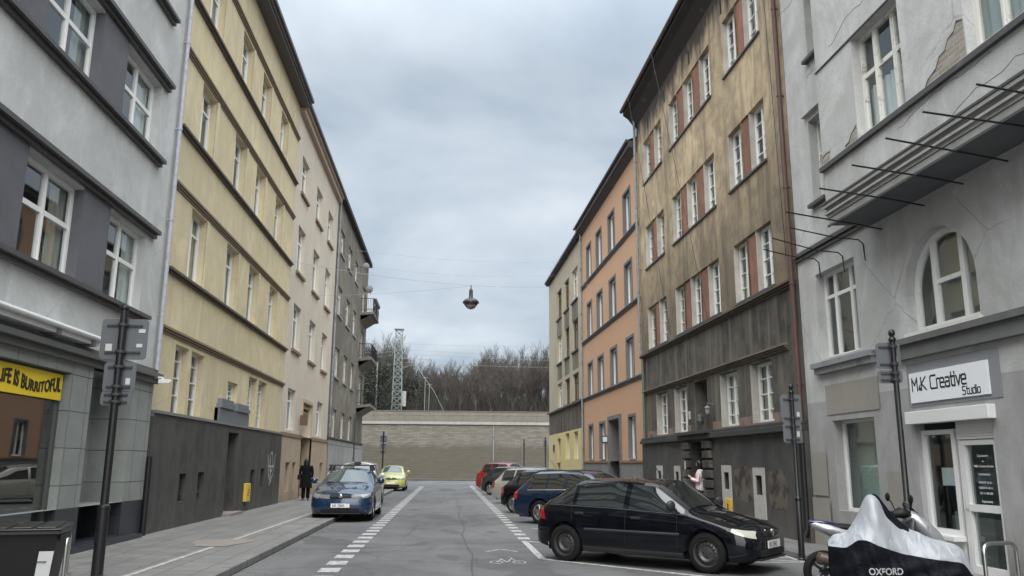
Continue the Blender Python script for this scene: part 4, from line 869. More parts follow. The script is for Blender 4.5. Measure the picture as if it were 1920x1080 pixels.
for o in ops: B.window(o, 2, (.72,), .13, .08, .08, mat=BRNFR if random.random() < .4 else OLDWHITE)
g0 = [(45.2, 46.6, 1.9, 3.4), (48.2, 49.6, 1.9, 3.4)]; dor = (51.6, 53.0, 1.7, 3.2, .3)
mb = MB(); B.facade(mb, 43.6, 57, 3.52, 4.93, .02, []); mb.build('dark_band', SOOT, B.root)
mb = MB(); B.facade(mb, 43.6, 57, 1.7, 3.52, .04, g0+[dor], .25); B.facade(mb, 43.6, 57, .05, 1.7, .07, [(51.6, 53.0, .05, 1.7, .3)], .3); mb.build('base_wall', YB, B.root)
for o in g0: B.window(o, 2, (), .2, .07, .07, n=.04)
mb = MB(); B.box(mb, -.3, -.26, 51.6, 53, .05, 3.2); mb.build('door', M('ochre_door', (.35, .28, .14), .6), B.root)
mb = MB(); B.box(mb, .04, .08, 54.2, 54.8, 2.4, 2.85); mb.build('wall_plate', M('plate_dark', (.03, .03, .03), .5), B.root)
mb = MB(); B.box(mb, -.02, .16, 43.6, 57.05, 4.93, 5.02); mb.build('string_course', DMOULD, B.root)
mb = MB(); B.box(mb, -.1, .2, 43.6, 57.2, 14.05, 14.2); mb.build('eave', M('eave_black', (.025, .025, .028), .7), B.root)
mb = MB(); B.box(mb, .2, .3, 43.6, 57.2, 14.16, 14.28); mb.build('gutter', DARKTIN, B.root); B.shell(BEI, 14.1, over=.2)

# ------------------------------------------------------------------ far retaining wall of the railway embankment
def stonewall():
    m, t, b = newmat('rubble_stone_wall'); g = NB(t)
    sp = g.node('ShaderNodeSeparateXYZ'); g.link(g.tc, sp.inputs[0]); cb = g.node('ShaderNodeCombineXYZ'); g.link(sp.outputs[0], cb.inputs[0]); g.link(sp.outputs[2], cb.inputs[1])
    br = g.node('ShaderNodeTexBrick'); br.inputs['Scale'].default_value = 1; br.inputs['Brick Width'].default_value = .62; br.inputs['Row Height'].default_value = .15; br.inputs['Mortar Size'].default_value = .02; br.inputs['Mortar Smooth'].default_value = .3
    br.inputs['Color1'].default_value = (.20, .187, .165, 1); br.inputs['Color2'].default_value = (.135, .125, .105, 1); br.inputs['Mortar'].default_value = (.11, .10, .09, 1); g.link(cb.outputs[0], br.inputs['Vector'])
    st = g.noise(1, 6, .65, g.mapping((.5, 1, 2.5))); z_ = g.math('ADD', sp.outputs[2], g.math('MULTIPLY', g.math('SUBTRACT', g.noise(.8, 5), .5), .9))
    low = g.node('ShaderNodeMapRange'); low.inputs[1].default_value = 3.6; low.inputs[2].default_value = 3.1; g.link(z_, low.inputs[0])
    col = g.mix(g.math('MULTIPLY', low.outputs[0], .74), br.outputs[0], (.078, .068, .050)); col = g.mix(g.math('MULTIPLY', g.ramp(st, .45, .7), .4), col, (.075, .07, .05))
    g.link(col, b.inputs['Base Color']); b.inputs['Roughness'].default_value = .9; g.bump(b, g.math('ADD', br.outputs['Fac'], g.noise(8, 5)), .6, .04); return m
rw_ = thing('railway_retaining_wall', (4, 82, 0), 'long stone retaining wall with pale coping and railing closing the end of the street', 'wall')
mb = MB(); mb.box(-64, 60, 0, 1.6, 0, 5.35); mb.build('stone_wall', stonewall(), rw_)
mb = MB(); mb.box(-64, 60, -.12, 1.6, 5.35, 5.62); mb.build('coping', plaster('coping_pale', (.33, .325, .30), (.2, .195, .18), .4, .2), rw_)
mb = MB(); mb.box(-64, 60, 1.9, 2.3, 5.3, 6.72); mb.build('upper_parapet', tiled('tan_parapet', (.20, .185, .15), (.13, .115, .09), .5, .12, (.16, .14, .12), .015, 'x', .5, .25), rw_)
mb = MB(); mb.box(-64, 60, 1.85, 2.35, 6.72, 6.8); mb.build('parapet_cap', M('cap_dark', (.1, .1, .1), .8), rw_)
mb = MB()
x = -20
while x < 22: mb.box(x, x+.07, .05, .12, 5.62, 6.32); x += 1.45
x = -20
while x < 22: mb.box(x, x+.035, .06, .1, 5.7, 6.22); x += .16
mb.box(-64, 60, .05, .11, 6.2, 6.27); mb.box(-64, 60, .055, .1, 5.66, 5.7); mb.build('railing', M('railing_grey', (.10, .095, .09), .6), rw_)
mb = MB(); mb.tube([(.4, -.06, 5.3), (.4, -.06, .1)], .05, 8); mb.build('drain_pipe', ZINC, rw_)
mb = MB()
def terr(u, v):
    x, y_ = -90+180*u, 84.4+80*v; return (x, y_, 5.9+1.2*min(1, v*3)+.5*math.sin(x*.13)*v+3*v*v)
mb.grid(terr, 60, 24)
def grassy(name, a, c):
    m, t, b = newmat(name); g = NB(t); g.link(g.mix(g.ramp(g.noise(.6, 7, .7), .4, .6), a, c), b.inputs['Base Color']); b.inputs['Roughness'].default_value = 1; return m
tag(mb.build('embankment', grassy('leaf_litter', (.06, .05, .032), (.045, .05, .022)), smooth=60), kind='structure')

# ------------------------------------------------------------------ bare trees behind the wall
BARK = M('bark', (.06, .054, .047), .95); TWIG = M('twigs', (.056, .049, .043), .95); BRUSH = M('brush', (.030, .027, .023), .95)
def bare_tree(h, seed, spread=.5):
    rnd = random.Random(seed); tr = MB(); cr = MB()
    def br(p, d, ln, r, lv):
        pts = [p]; dd = d.copy(); n = 4 if lv < 3 else 3; rs = [r]
        for k in range(n):
            dd = (dd+Vector((rnd.gauss(0, .13), rnd.gauss(0, .13), .06 if lv else 0))).normalized(); pts.append(pts[-1]+dd*ln/n); rs.append(r*(1-.45*(k+1)/n))
        (tr if lv < 2 else cr).tube(pts, rs, 6 if lv < 2 else 3, cap=False)
        if lv >= 5: return
        nb = (6, 5, 4, 4, 5)[lv]
        for k in range(nb):
            t = .35+.65*(k+1)/nb if lv else .45+.55*(k+1)/nb; q = pts[0].lerp(pts[-1], 0) if 0 else pts[min(n, int(t*n))]
            a = rnd.uniform(0, 2*PI); s_ = Vector((math.cos(a), math.sin(a), 0)); sp = spread*rnd.uniform(.6, 1.25)
            nd = (dd*(1-sp*.4)+s_*sp+Vector((0, 0, .28))).normalized()
            br(q, nd, ln*rnd.uniform(.52, .74), max(.009, rs[min(n, int(t*n))]*.58), lv+1)
    br(Vector((0, 0, 0)), Vector((0, 0, 1)), h*.36, h*.014, 0)
    return tr, cr
protos = []
for i, h in enumerate((10.5, 12, 9.5, 11, 13)):
    tr, cr = bare_tree(h, 40+i, .5+.08*(i % 3)); 
    me = []
    protos.append((tr, cr, h))
meshes = []
def tree_at(i, x, y_, z_, s_, label):
    global meshes
    t = thing('bare_tree', (x, y_, z_), label, 'tree', 'bare trees on the embankment behind the wall', rz=random.uniform(0, 6.28)); t.scale = (s_, s_, s_)
    k = i % 5
    if len(meshes) <= k:
        a = protos[k][0].build('trunk', BARK, t); b_ = protos[k][1].build('crown', TWIG, t); meshes.append((a.data, b_.data))
    else:
        for nm, me in zip(('trunk', 'crown'), meshes[k]):
            o = bpy.data.objects.new(nm, me); COL.objects.link(o); o.parent = t
i = 0; rt = random.Random(3)
for row, (yy, zz, n) in enumerate(((89, 6.3, 20), (94, 6.7, 22), (99, 7.0, 22), (105, 7.4, 22), (112, 7.9, 22), (120, 8.4, 22), (128, 9, 24))):
    for k in range(n):
        x = -17+37*(k+.5)/n*(1+row*.06)-row*1.1+rt.uniform(-.9, .9); px = (x)/yy
        if row == 0 and -9 < x < -1: continue
        big = 1.16 if x < -5.5 else (1.0 if x > 4.5 else .78)
        tree_at(i, x, yy+rt.uniform(-2.5, 2.5), zz, big*(.72+.04*row)*rt.uniform(.85, 1.12), 'leafless grey brown tree in the dense row above the stone wall'); i += 1
# tangled undergrowth of saplings and brambles between the trunks
mb = MB()
for k in range(19000):
    x = rt.uniform(-20, 26); yy = rt.uniform(88, 132); z0 = 6.2+(yy-88)*.06; h = rt.uniform(1.0, 3.4)*(1+.25*math.sin(x*.9+yy)); a = rt.gauss(0, .35)*h; b_ = rt.gauss(0, .3)*h; w_ = rt.uniform(.012, .03)
    mb.quad((x-w_, yy, z0), (x+w_, yy, z0), (x+a+w_*.4, yy+b_, z0+h), (x+a-w_*.4, yy+b_, z0+h))
    if k % 2: q = rt.uniform(.3, .8); g1, g2 = rt.gauss(0, .7), rt.uniform(.3, 1.3); mb.quad((x+a*q-w_*.6, yy+b_*q, z0+h*q), (x+a*q+w_*.6, yy+b_*q, z0+h*q), (x+a*q+g1+w_*.4, yy+b_*q, z0+h*q+g2), (x+a*q+g1-w_*.4, yy+b_*q, z0+h*q+g2))
tag(mb.build('undergrowth', BRUSH), kind='stuff')
# dark ivy-clad evergreens on the left
def leafy(name, x, y_, z_, h, r, label, n=5200, mat=None):
    t = thing(name, (x, y_, z_), label, 'tree'); mb = MB(); mb.tube([(0, 0, 0), (.1, 0, h*.5), (0, .1, h*.9)], [.22, .15, .04], 7); 
    for k in range(9): a = k*2.4; mb.tube([(0, 0, h*(.2+.07*k)), (r*.7*math.cos(a), r*.7*math.sin(a), h*(.3+.075*k))], [.07, .02], 5)
    mb.build('trunk', BARK, t); mb = MB(); cl = [(rt.gauss(0, r*.42), rt.gauss(0, r*.42), rt.uniform(.12, .95)*h) for _ in range(46)]
    for k in range(n):
        c = rt.choice(cl); f = 1-.5*abs(c[2]/h-.4); q = .34*r*f; p = Vector((c[0]*f+rt.gauss(0, q), c[1]*f+rt.gauss(0, q), c[2]+rt.gauss(0, q*1.2))); s_ = rt.uniform(.06, .13)
        a = Vector((rt.gauss(0, 1), rt.gauss(0, 1), rt.gauss(0, 1))).normalized(); b_ = a.orthogonal().normalized()*s_; c_ = a.cross(b_).normalized()*s_*.6
        mb.quad(tuple(p-b_), tuple(p-c_), tuple(p+b_), tuple(p+c_))
    mb.build('crown', mat or M('evergreen_leaf', (.022, .030, .018), .8), t)
leafy('ivy_clad_tree', -10.8, 87.5, 6.2, 7.4, 2.3, 'dark green ivy clad tree beside the balconies, left of the lattice mast')
leafy('ivy_clad_tree', -7.9, 89, 6.2, 6.3, 1.8, 'dark green ivy clad tree right behind the lattice mast')
leafy('ivy_clad_tree', -4.4, 93, 6.4, 4.6, 1.7, 'low dark green ivy clad tree right of the lattice mast', 3800)

# railway mast, poles and wires
MG = M('mast_grey', (.19, .225, .22), .6)
t = thing('railway_lattice_mast', (-5.55, 88.5, 6.2), 'tall grey steel lattice mast rising behind the stone wall', 'mast')
mb = MB(); H0 = 9.5
def leg(sx, sy, z): f = .52-.17*z/H0; return (sx*f, sy*f, z)
for sx in (-1, 1):
    for sy in (-1, 1): mb.tube([leg(sx, sy, 0), leg(sx, sy, H0)], .04, 5)
for k in range(13):
    z0, z1 = H0*k/13, H0*(k+1)/13
    for a, c in (((-1, -1), (1, -1)), ((1, -1), (1, 1)), ((1, 1), (-1, 1)), ((-1, 1), (-1, -1))):
        mb.tube([leg(*a, z0), leg(*c, z1)], .024, 4); mb.tube([leg(*c, z0), leg(*a, z1)], .024, 4); mb.tube([leg(*a, z1), leg(*c, z1)], .024, 4)
mb.build('lattice', MG, t)
mb = MB(); mb.box(-.5, .5, -.45, .45, H0, H0+.1); mb.box(-.45, .45, -.02, .02, H0-.9, H0-.84); mb.build('platform', MG, t)
mb = MB(); mb.box(.55, .95, -.2, .2, 1.3, 2.9); mb.build('equipment_box', M('box_grey', (.25, .26, .26), .6), t)
mb = MB(); mb.tube([(0, -.3, 6.4), (3.6, -.3, 6.3)], .03, 5); mb.tube([(0, -.3, 5.2), (3.6, -.3, 6.3)], .02, 5); mb.tube([(1.5, -.3, 6.2), (3.9, -.3, 2.9), (5.1, -.3, 0.6)], .03, 5); mb.build('cantilever_arm', MG, t)
t = thing('steel_pole', (-7.75, 88.5, 6.2), 'plain grey steel pole with stay wires beside the lowest balconies', 'pole')
mb = MB(); mb.tube([(0, 0, 0), (0, 0, 6.0)], .085, 8); mb.build('shaft', MG, t, smooth=40)
mb = MB(); mb.tube([(0, 0, 2.4), (4.4, 0, 6.9)], .014, 4); mb.tube([(-1.2, 0, 1.6), (3.4, 0, 6.2)], .014, 4); mb.build('stay_wire', MG, t)
for x_, z_, nm in ((-2.6, 4.3, 'thin grey signal post left of the pair behind the wall'), (-2.15, 3.6, 'thin grey signal post right of the pair behind the wall')):
    t = thing('signal_post', (x_, 88, 6.3), nm, 'post'); mb = MB(); mb.tube([(0, 0, 0), (0, 0, z_)], .03, 6); mb.tube([(-.3, 0, z_-.1), (.3, 0, z_-.1)], .02, 5); mb.build('shaft', MG, t)
def wire(name, pts, r, sag, label, cat='wire', group=None, mat=None):
    mb = MB(); 
    for k in range(len(pts)-1):
        a, c = Vector(pts[k]), Vector(pts[k+1]); mb.tube([a.lerp(c, q/14)-Vector((0, 0, sag*4*(q/14)*(1-q/14))) for q in range(15)], r, 4, cap=False)
    return tag(mb.build(name, mat or BLACKM, None), label, cat, group)
for k, (z0, z1, yy) in enumerate(((14.2, 14.4, 88.4), (13.6, 13.0, 88.6), (13.1, 12.6, 88.2), (12.2, 12.1, 88.8))):
    wire('overhead_line', [(-9.5-k*.3, yy, z0-.3), (-5.2, yy, z0), (24, yy, z1)], .012, .25, 'thin railway overhead line crossing the sky above the trees', 'cable', 'railway overhead lines', mat=MG)
# pendant street lamp on its span wires
LX, LY, LZ = .83, 34.6, 8.98
lamp = thing('pendant_street_lamp', (LX, LY, LZ), 'dark bell shaped street lamp hanging on wires over the middle of the street', 'street lamp')
mb = MB(); mb.lathe([(0, .05), (.025, .04), (.03, -.02), (.075, -.05), (.08, -.12), (.085, -.36), (.1, -.4), (.13, -.42), (.26, -.47), (.345, -.56), (.35, -.63), (.30, -.64), (.27, -.62)], (0, 0, 0), 'z', 28); mb.build('hood', M('lamp_black', (.02, .018, .022), .35), lamp, smooth=35)
mb = MB(); mb.lathe([(.27, -.63), (.265, -.70), (.21, -.80), (.12, -.87), (0, -.89)], (0, 0, 0), 'z', 24); mb.build('glass_bowl', M('bowl', (.22, .2, .21), .15), lamp, smooth=60)
mb = MB(); mb.tube([(0, 0, .05), (0, 0, .16)], .02, 6); mb.lathe([(.272, -.72), (.285, -.70), (.285, -.66), (.27, -.65)], (0, 0, 0), 'z', 24)
for k in range(4): a = k*PI/2+.4; mb.tube([(.27*math.cos(a), .27*math.sin(a), -.68), (.19*math.cos(a), .19*math.sin(a), -.83), (0, 0, -.90)], .008, 4)
mb.build('cage', M('lamp_black', (.02, .018, .022), .35), lamp)
WG = M('wire_grey', (.26, .28, .3), .6)
wire('span_wire', [(-6.5, 33.6, 9.75), (LX, LY, LZ+.15), (7.2, 35.6, 9.6)], .007, .12, 'span wire carrying the hanging street lamp, fixed to both house fronts', mat=WG)
wire('span_wire', [(-6.5, 37.2, 9.05), (LX, LY, LZ+.13)], .006, .1, 'second thinner wire running from the hanging lamp down to the cream house', mat=WG)
wire('span_wire', [(-6.45, 50, 14.6), (7.05, 50, 14.1)], .006, .3, 'upper thin wire across the street near the eaves, higher of two', mat=WG)
wire('span_wire', [(-6.45, 51, 13.9), (7.0, 53, 13.9)], .006, .35, 'upper thin wire across the street near the eaves, lower of two', mat=WG)
for a, c, l in (((6.72, 29.4, 15.6), (7.2, 26.2, 5.8), 'loose thin cable hanging from the black eave, left one'), ((6.75, 25.8, 15.6), (7.3, 22.6, 5.7), 'loose thin cable hanging from the black eave, middle one'), ((7.38, 17.6, 15.3), (7.44, 17.3, 6.2), 'thin cable running down beside the rusty drain pipe')):
    wire('loose_cable', [a, c], .008, -.0, l, 'cable', mat=BLACKM)

# ------------------------------------------------------------------ sign poles
SGB = wornpaint('sign_back_grey', (.105, .115, .125), (.16, .17, .18), .62, .5, 8); STK = M('sticker', (.5, .5, .48), .6)
def rrect(mb, cx, cz, w_, h, y0, y1, r=.05):
    pts = []
    for qx, qz, a0 in ((1, 1, 0), (-1, 1, 90), (-1, -1, 180), (1, -1, 270)):
        for k in range(5): a = R(a0+k*22.5); pts.append((cx+qx*(w_/2-r)+r*math.cos(a), y0, cz+qz*(h/2-r)+r*math.sin(a)))
    mb.prism(pts, (0, y1-y0, 0))
def sign_pole(x, y_, z_, h, signs, label, rz=0, r=.05, base=.9, ball=True):
    t = thing('sign_pole', (x, y_, z_), label, 'sign post', rz=rz)
    mb = MB(); mb.tube([(0, 0, 0), (0, 0, base), (0, 0, base+.02), (0, 0, h)], [r*1.22, r*1.18, r*.85, r*.8], 16); mb.lathe([(r*1.25, base-.03), (r*1.35, base), (r*1.25, base+.03), (r*.8, base+.05)], (0, 0, 0), 'z', 16); mb.lathe([(r*1.6, 0), (r*1.6, .03), (r*1.2, .05)], (0, 0, 0), 'z', 16); mb.lathe([(r*.8, h-.08), (r*1.1, h-.06), (r*1.1, h-.03), (r*.6, h)], (0, 0, 0), 'z', 12)
    mb.build('post', BLACKM, t, smooth=40)
    if ball: mb = MB(); mb.lathe([(0, h-.01), (r*.45, h), (r*.9, h+.03), (r*1.0, h+.06), (r*.8, h+.1), (0, h+.12)], (0, 0, 0), 'z', 14); mb.build('finial', BLACKM, t, smooth=60)
    for k, (cx, cz, w_, hh, st) in enumerate(signs):
        mb = MB(); rrect(mb, cx, cz, w_, hh, r+.025, r+.04); sg = mb.build('sign_panel', SGB, t, bevel=.002)
        mb = MB(); rrect(mb, cx, cz, w_-.0, hh-.0, r+.0405, r+.0415); 
        mb = MB()
        for zz in ((cz-hh*.33, cz+hh*.33) if hh > .3 else (cz-.05, cz+.05)): mb.box(cx-w_*.38, cx+w_*.38, r+.005, r+.024, zz-.014, zz+.014); mb.lathe([(r*1.15, zz-.018), (r*1.15, zz+.018)], (0, 0, 0), 'z', 14)
        mb.build('clamp', M('clamp_dark', (.035, .037, .04), .5), sg)
        for (sx, sz, sw, sh) in st:
            mb = MB(); mb.box(cx+sx-sw/2, cx+sx+sw/2, r+.02, r+.0245, cz+sz-sh/2, cz+sz+sh/2); mb.build('sticker', STK, sg)
    return t
sign_pole(-4.64, 11.9, .11, 3.72, [(.0, 3.24, .645, .58, [(-.2, -.12, .09, .1), (.24, .12, .09, .05), (.22, -.09, .08, .05)]), (-.01, 2.70, .44, .42, [(.12, -.06, .06, .09)]), (-.03, 2.40, .42, .2, [])], 'tall black post with three stacked grey sign backs on the left pavement', r=.062, base=.92, ball=False)
sign_pole(6.27, 14.75, .0, 3.0, [(0, 2.66, .37, .52, [(.12, -.1, .05, .08)]), (.0, 2.22, .34, .36, [(.1, -.02, .05, .1)])], 'black post with two grey sign backs behind the nose of the black car', rz=-.12, r=.045, base=1.05)
sign_pole(6.72, 11.95, .09, 3.48, [(-.05, 3.2, .36, .4, [(.1, -.05, .05, .08)]), (-.05, 2.88, .36, .2, [])], 'black post with two grey sign backs between the motorcycles and the studio', rz=-.16, r=.05, base=1.0)
sign_pole(-4.62, 60, .0, 3.72, [(0, 3.3, .5, .5, []), (0, 2.8, .45, .35, []), (.0, 2.4, .42, .2, [])], 'distant black post with sign backs behind the lime yellow car', r=.06, base=.9)
sign_pole(6.8, 75, .0, 3.7, [(0, 3.2, .22, .5, [])], 'thin distant black post by the stone wall, left one of two', r=.06)
sign_pole(8.15, 70, .0, 3.75, [(0, 3.3, .3, .5, []), (0, 2.8, .26, .25, [])], 'distant black post beside the beige corner house, right of the pair', r=.06)

# ------------------------------------------------------------------ bin, cycle stands
t = thing('wheelie_bin', (-4.28, 9.15, .115), 'black plastic wheelie bin with a white label at the lower left corner', 'bin', rz=R(14))
mb = MB(); bp = []
def binsec(u, v):
    z_ = .12+.80*v; f = .80+.2*v; pts = [(-.33, -.31), (.33, -.31), (.33, .31), (-.33, .31)]; k = u*4; i = int(k) % 4; q = k-int(k); a, c = pts[i], pts[(i+1) % 4]; return ((a[0]+(c[0]-a[0])*q)*f, (a[1]+(c[1]-a[1])*q)*f, z_)
mb.grid(binsec, 16, 6); mb.poly([(-.26, -.25, .12), (.26, -.25, .12), (.26, .25, .12), (-.26, .25, .12)]); mb.build('body', PLAST, t); t.scale = (.95, .95, .90)
mb = MB(); mb.box(-.36, .36, -.35, .34, .90, .945); mb.prism([(-.37, -.37, .945), (.37, -.37, .945), (.37, .30, .965), (.37, .35, .945), (-.37, .35, .945), (-.37, .3, .965)], (0, 0, .02)); 
for k in range(3): mb.prism([(-.34+k*.23, -.33, .966), (-.15+k*.23, -.33, .966), (-.15+k*.23, .25, .99), (-.34+k*.23, .25, .99)], (0, 0, .018))
mb.build('lid', wornpaint('lid_plastic', (.016, .016, .017), (.04, .04, .04), .6, .38), t, bevel=.012)
mb = MB(); mb.box(.345, .36, -.3, .3, .82, .89); mb.build('rim', PLAST, t, bevel=.01)
for sx in (-1, 1):
    mb = MB(); mb.lathe([(0, -.03), (.1, -.03), (.1, .03), (0, .03)], (sx*.29, .28, .1), 'x', 18); mb.build('wheel', RUBBER, t)
lb = MB(); lb.quad((.13, -.262, .2), (.26, -.262, .2), (.31, -.297, .72), (.17, -.297, .72)); lb.v = [(a, b_-.012, c) for a, b_, c in lb.v]; lab = lb.build('label', wornpaint('label_white', (.48, .49, .49), (.45, .47, .48), .6, .5), t)
lb = MB()
for z_ in (.34, .38, .42, .6): lb.quad((.16, -.285-(z_-.2)*.067*1.1, z_), (.25, -.285-(z_-.2)*.067*1.1, z_), (.25, -.286-(z_-.185)*.067*1.1, z_+.015), (.16, -.286-(z_-.185)*.067*1.1, z_+.015))
lb.build('label_print', M('print_dark', (.08, .1, .12), .5), lab)
def hoop(x, y_, z_, w_, h, rz, label):
    t = thing('cycle_stand', (x, y_, z_), label, 'cycle stand', rz=rz); mb = MB(); r_ = .12
    pts = [(-w_/2, 0, 0)]+[(-w_/2+r_-r_*math.cos(a), 0, h-r_+r_*math.sin(a)) for a in [k*PI/12 for k in range(7)]]+[(w_/2-r_+r_*math.sin(a), 0, h-r_+r_*math.cos(a)) for a in [k*PI/12 for k in range(7)]]+[(w_/2, 0, 0)]
    mb.tube(pts, .026, 12); mb.build('hoop', STEEL, t, smooth=40)
    mb = MB()
    for sx in (-1, 1): mb.lathe([(0, 0), (.06, 0), (.06, .01), (0, .01)], (sx*w_/2, 0, 0), 'z', 16)
    mb.build('base_plate', STEEL, t)
hoop(-5.12, 12.05, .115, .55, .56, R(110), 'stainless steel cycle stand seen edge on beside the black bin')
hoop(7.15, 10.6, .09, .62, .58, R(20), 'stainless steel hoop cycle stand in front of the studio door')

# ------------------------------------------------------------------ cars
TYRE = M('tyre', (.010, .010, .010), .85, spec=.2); CARGLASS = M('car_glass', (.012, .015, .015), .03, 0, .6, .9); CARGLASS2 = M('car_glass_light', (.05, .07, .07), .03, 0, .6, .9)
TRIM = M('car_trim', (.02, .02, .021), .5); CHROME = M('chrome', (.6, .6, .6), .12, 1); REDL = M('tail_lamp', (.28, .012, .012), .12, 0, 1); HEADL = M('head_lamp', (.20, .21, .21), .06, .1, 1)
SEAM = M('seam', (.004, .004, .004), .9); PLATE = M('plate_white_paint', (.7, .7, .68), .4); PLTX = M('plate_text', (.02, .02, .02), .5); RIMS = M('rim_silver', (.42, .42, .43), .3, .9); RIMD = M('rim_black_steel', (.055, .055, .058), .4, .3)
def T(tab, x):
    if x <= tab[0][0]: return tab[0][1]
    for (a, b_), (c, d) in zip(tab, tab[1:]):
        if x <= c: return b_+(d-b_)*(x-a)/(c-a)
    return tab[-1][1]
def sm(tab, x, h=.09): return (T(tab, x-h)+2*T(tab, x)+T(tab, x+h))/4
class Car:
    def __init__(c, name, label, loc, heading, paint, L=4.1, Wd=1.7, H=1.42, wb=2.6, fo=.82, wr=.3, hood=.72, cowl=(1.12, .93), rf=(1.75,), rr=(3.2,), rb=(3.9, 1.0), tail=.98, rim='steel', est=False, glass=None, group=None, rails=None, plate=None, roofbars=False, trimcol=None, strips=True, headl=None, tailz=(.62, .98), cat='car', rimcol=None, bshift=0, fq=True):
        """x = 0 at the nose, growing to the rear; y across; heading = direction of the nose (radians)"""
        c.L, c.W, c.H = L, Wd, H; c.wr = wr; c.xf = fo; c.xr = fo+wb
        t = c.root = thing(name, (loc[0], loc[1], loc[2] if len(loc) > 2 else 0), label, cat, group, rz=heading+PI)
        c.cx = L/2
        c.top = [(0, hood-.06), (.06, hood), (.25, hood+.06), (cowl[0]-.25, cowl[1]-.03), (cowl[0], cowl[1]), (rf[0], H-.035), ((rf[0]+rr[0])/2, H), (rr[0], H-.035), (rb[0], rb[1]), (L-.02, tail), (L, tail-.06)]
        c.rail = [(0, hood-.12), (.15, hood-.03), (cowl[0]-.2, cowl[1]-.10), (cowl[0]+.02, cowl[1]-.03), (rf[0]+.14, H-.115), ((rf[0]+rr[0])/2, H-.075), (rr[0]-.02, H-.105), (rb[0]+.01, rb[1]-.05), (L, tail-.12)]
        c.belt = [(0, hood-.16), (.2, hood-.09), (cowl[0], cowl[1]-.09), ((cowl[0]+rb[0])/2, cowl[1]-.03), (rb[0], min(rb[1]-.1, cowl[1]+.03)), (L, min(tail-.16, rb[1]-.12))]
        w2 = Wd/2
        c.plan = [(0, .62*w2), (.04, .76*w2), (.12, .87*w2), (.28, .955*w2), (.6, w2), (L-.6, w2*.99), (L-.22, .95*w2), (L-.08, .88*w2), (L, .78*w2)]
        c.rwid = [(0, .50*w2), (.2, .72*w2), (cowl[0]-.2, .83*w2), (cowl[0]+.05, .83*w2), (rf[0]+.15, .68*w2), ((rf[0]+rr[0])/2, .69*w2), (rr[0], .67*w2), (rb[0], .78*w2 if not est else .72*w2), (L-.1, .74*w2), (L, .6*w2)]
        c.lf = [(.15, .10), (.3, .0), (.5, .0), (hood-.08, .05), (hood, .12)]; c.lr = [(.15, .08), (.3, .0), (.5, .0), (.75, .03), (1.3, .10)]
        xs = {0, L}
        x = 0
        while x < L: xs.add(round(x, 3)); x += .05 if (x < .4 or x > L-.4) else .07
        ra = c.ra = wr+.055
        for xw in (c.xf, c.xr):
            for k in range(17): xs.add(round(xw-ra*math.cos(PI*k/16), 3))
            xs.add(round(xw-ra-.002, 3)); xs.add(round(xw+ra+.002, 3))
        xs = sorted(xs); xs = [x for k, x in enumerate(xs) if k == 0 or x-xs[k-1] > .0015]
        mb = MB(); rows = 9+5+6; nr = None
        def section(x):
            zb = c.zb(x); zt = sm(c.belt, x); P_ = []
            for j in range(9): z_ = zb+(zt-zb)*j/8; P_.append((c.X(x, z_), c.sidey(x, z_), z_))
            zr_ = max(sm(c.rail, x), zt+.01); 
            for j in range(1, 6): z_ = zt+(zr_-zt)*j/5; P_.append((c.X(x, z_), c.sidey(x, z_), z_))
            rw = sm(c.rwid, x); tz = max(sm(c.top, x, .07), zr_+.005)
            for j in range(1, 7):
                f = 1-j/6; P_.append((c.X(x, zr_), rw*f, zr_+(tz-zr_)*(1-f**2.2)))
            return P_
        S = [section(x) for x in xs]; n = len(S[0]); full = []
        for s_ in S: full.append(s_+[(a, -b_, z_) for a, b_, z_ in reversed(s_[:-1])])
        m = len(full[0])
        for s_ in full: mb.v += [(a-c.cx, b_, z_) for a, b_, z_ in s_]
        for i in range(len(full)-1):
            for j in range(m-1): mb.f.append((i*m+j, (i+1)*m+j, (i+1)*m+j+1, i*m+j+1))
        for i in (0, len(full)-1):
            for j in range(n-1): mb.f.append((i*m+j, i*m+j+1, i*m+m-2-j, i*m+m-1-j))
        c.body = mb.build('body', paint, t, smooth=42)
        mb = MB(); mb.box(.2-c.cx, L-.2-c.cx, -w2+.24, w2-.24, .17, .6); 
        for xw in (c.xf, c.xr): mb.box(xw-ra-.03-c.cx, xw+ra+.03-c.cx, -w2+.1, w2-.1, .36+wr*.8, .38+wr*.8)
        mb.build('underbody', SEAM, t)
        # inner arch lips
        for xw in (c.xf, c.xr):
            for sy in (-1, 1):
                mb = MB(); mb.grid(lambda u, v: (xw-ra*math.cos(PI*u)-c.cx, sy*(c.sidey(xw-ra*math.cos(PI*u), wr+.1)*1-.0-v*.22), wr+.0+ra*math.sin(PI*u)), 16, 2); mb.build('wheel_arch', SEAM if trimcol is None else trimcol, t)
                c.wheel(xw-c.cx, sy, rim, rimcol)
        gl = glass or CARGLASS
        # windscreen, rear window
        x0, x1 = cowl[0]+.06, rf[0]-.02
        c.toppatch('windscreen', gl, x0, x1, 5/6)
        if strips is True:
            for q0, q1 in ((-1, -5/6), (5/6, 1)):
                mb = MB(); mb.grid(lambda u, v: (lambda x, f: (c.X(x, sm(c.rail, x))-c.cx-.004, sm(c.rwid, x)*f, c.topz(x, f)+.008))(x0+(x1+.12-x0)*u, q0+(q1-q0)*v), 26, 1); mb.build('pillar_trim', TRIM, t)
        x0, x1 = rr[0]+.05, rb[0]-.05
        c.toppatch('rear_window', gl, x0, x1, 1.0)
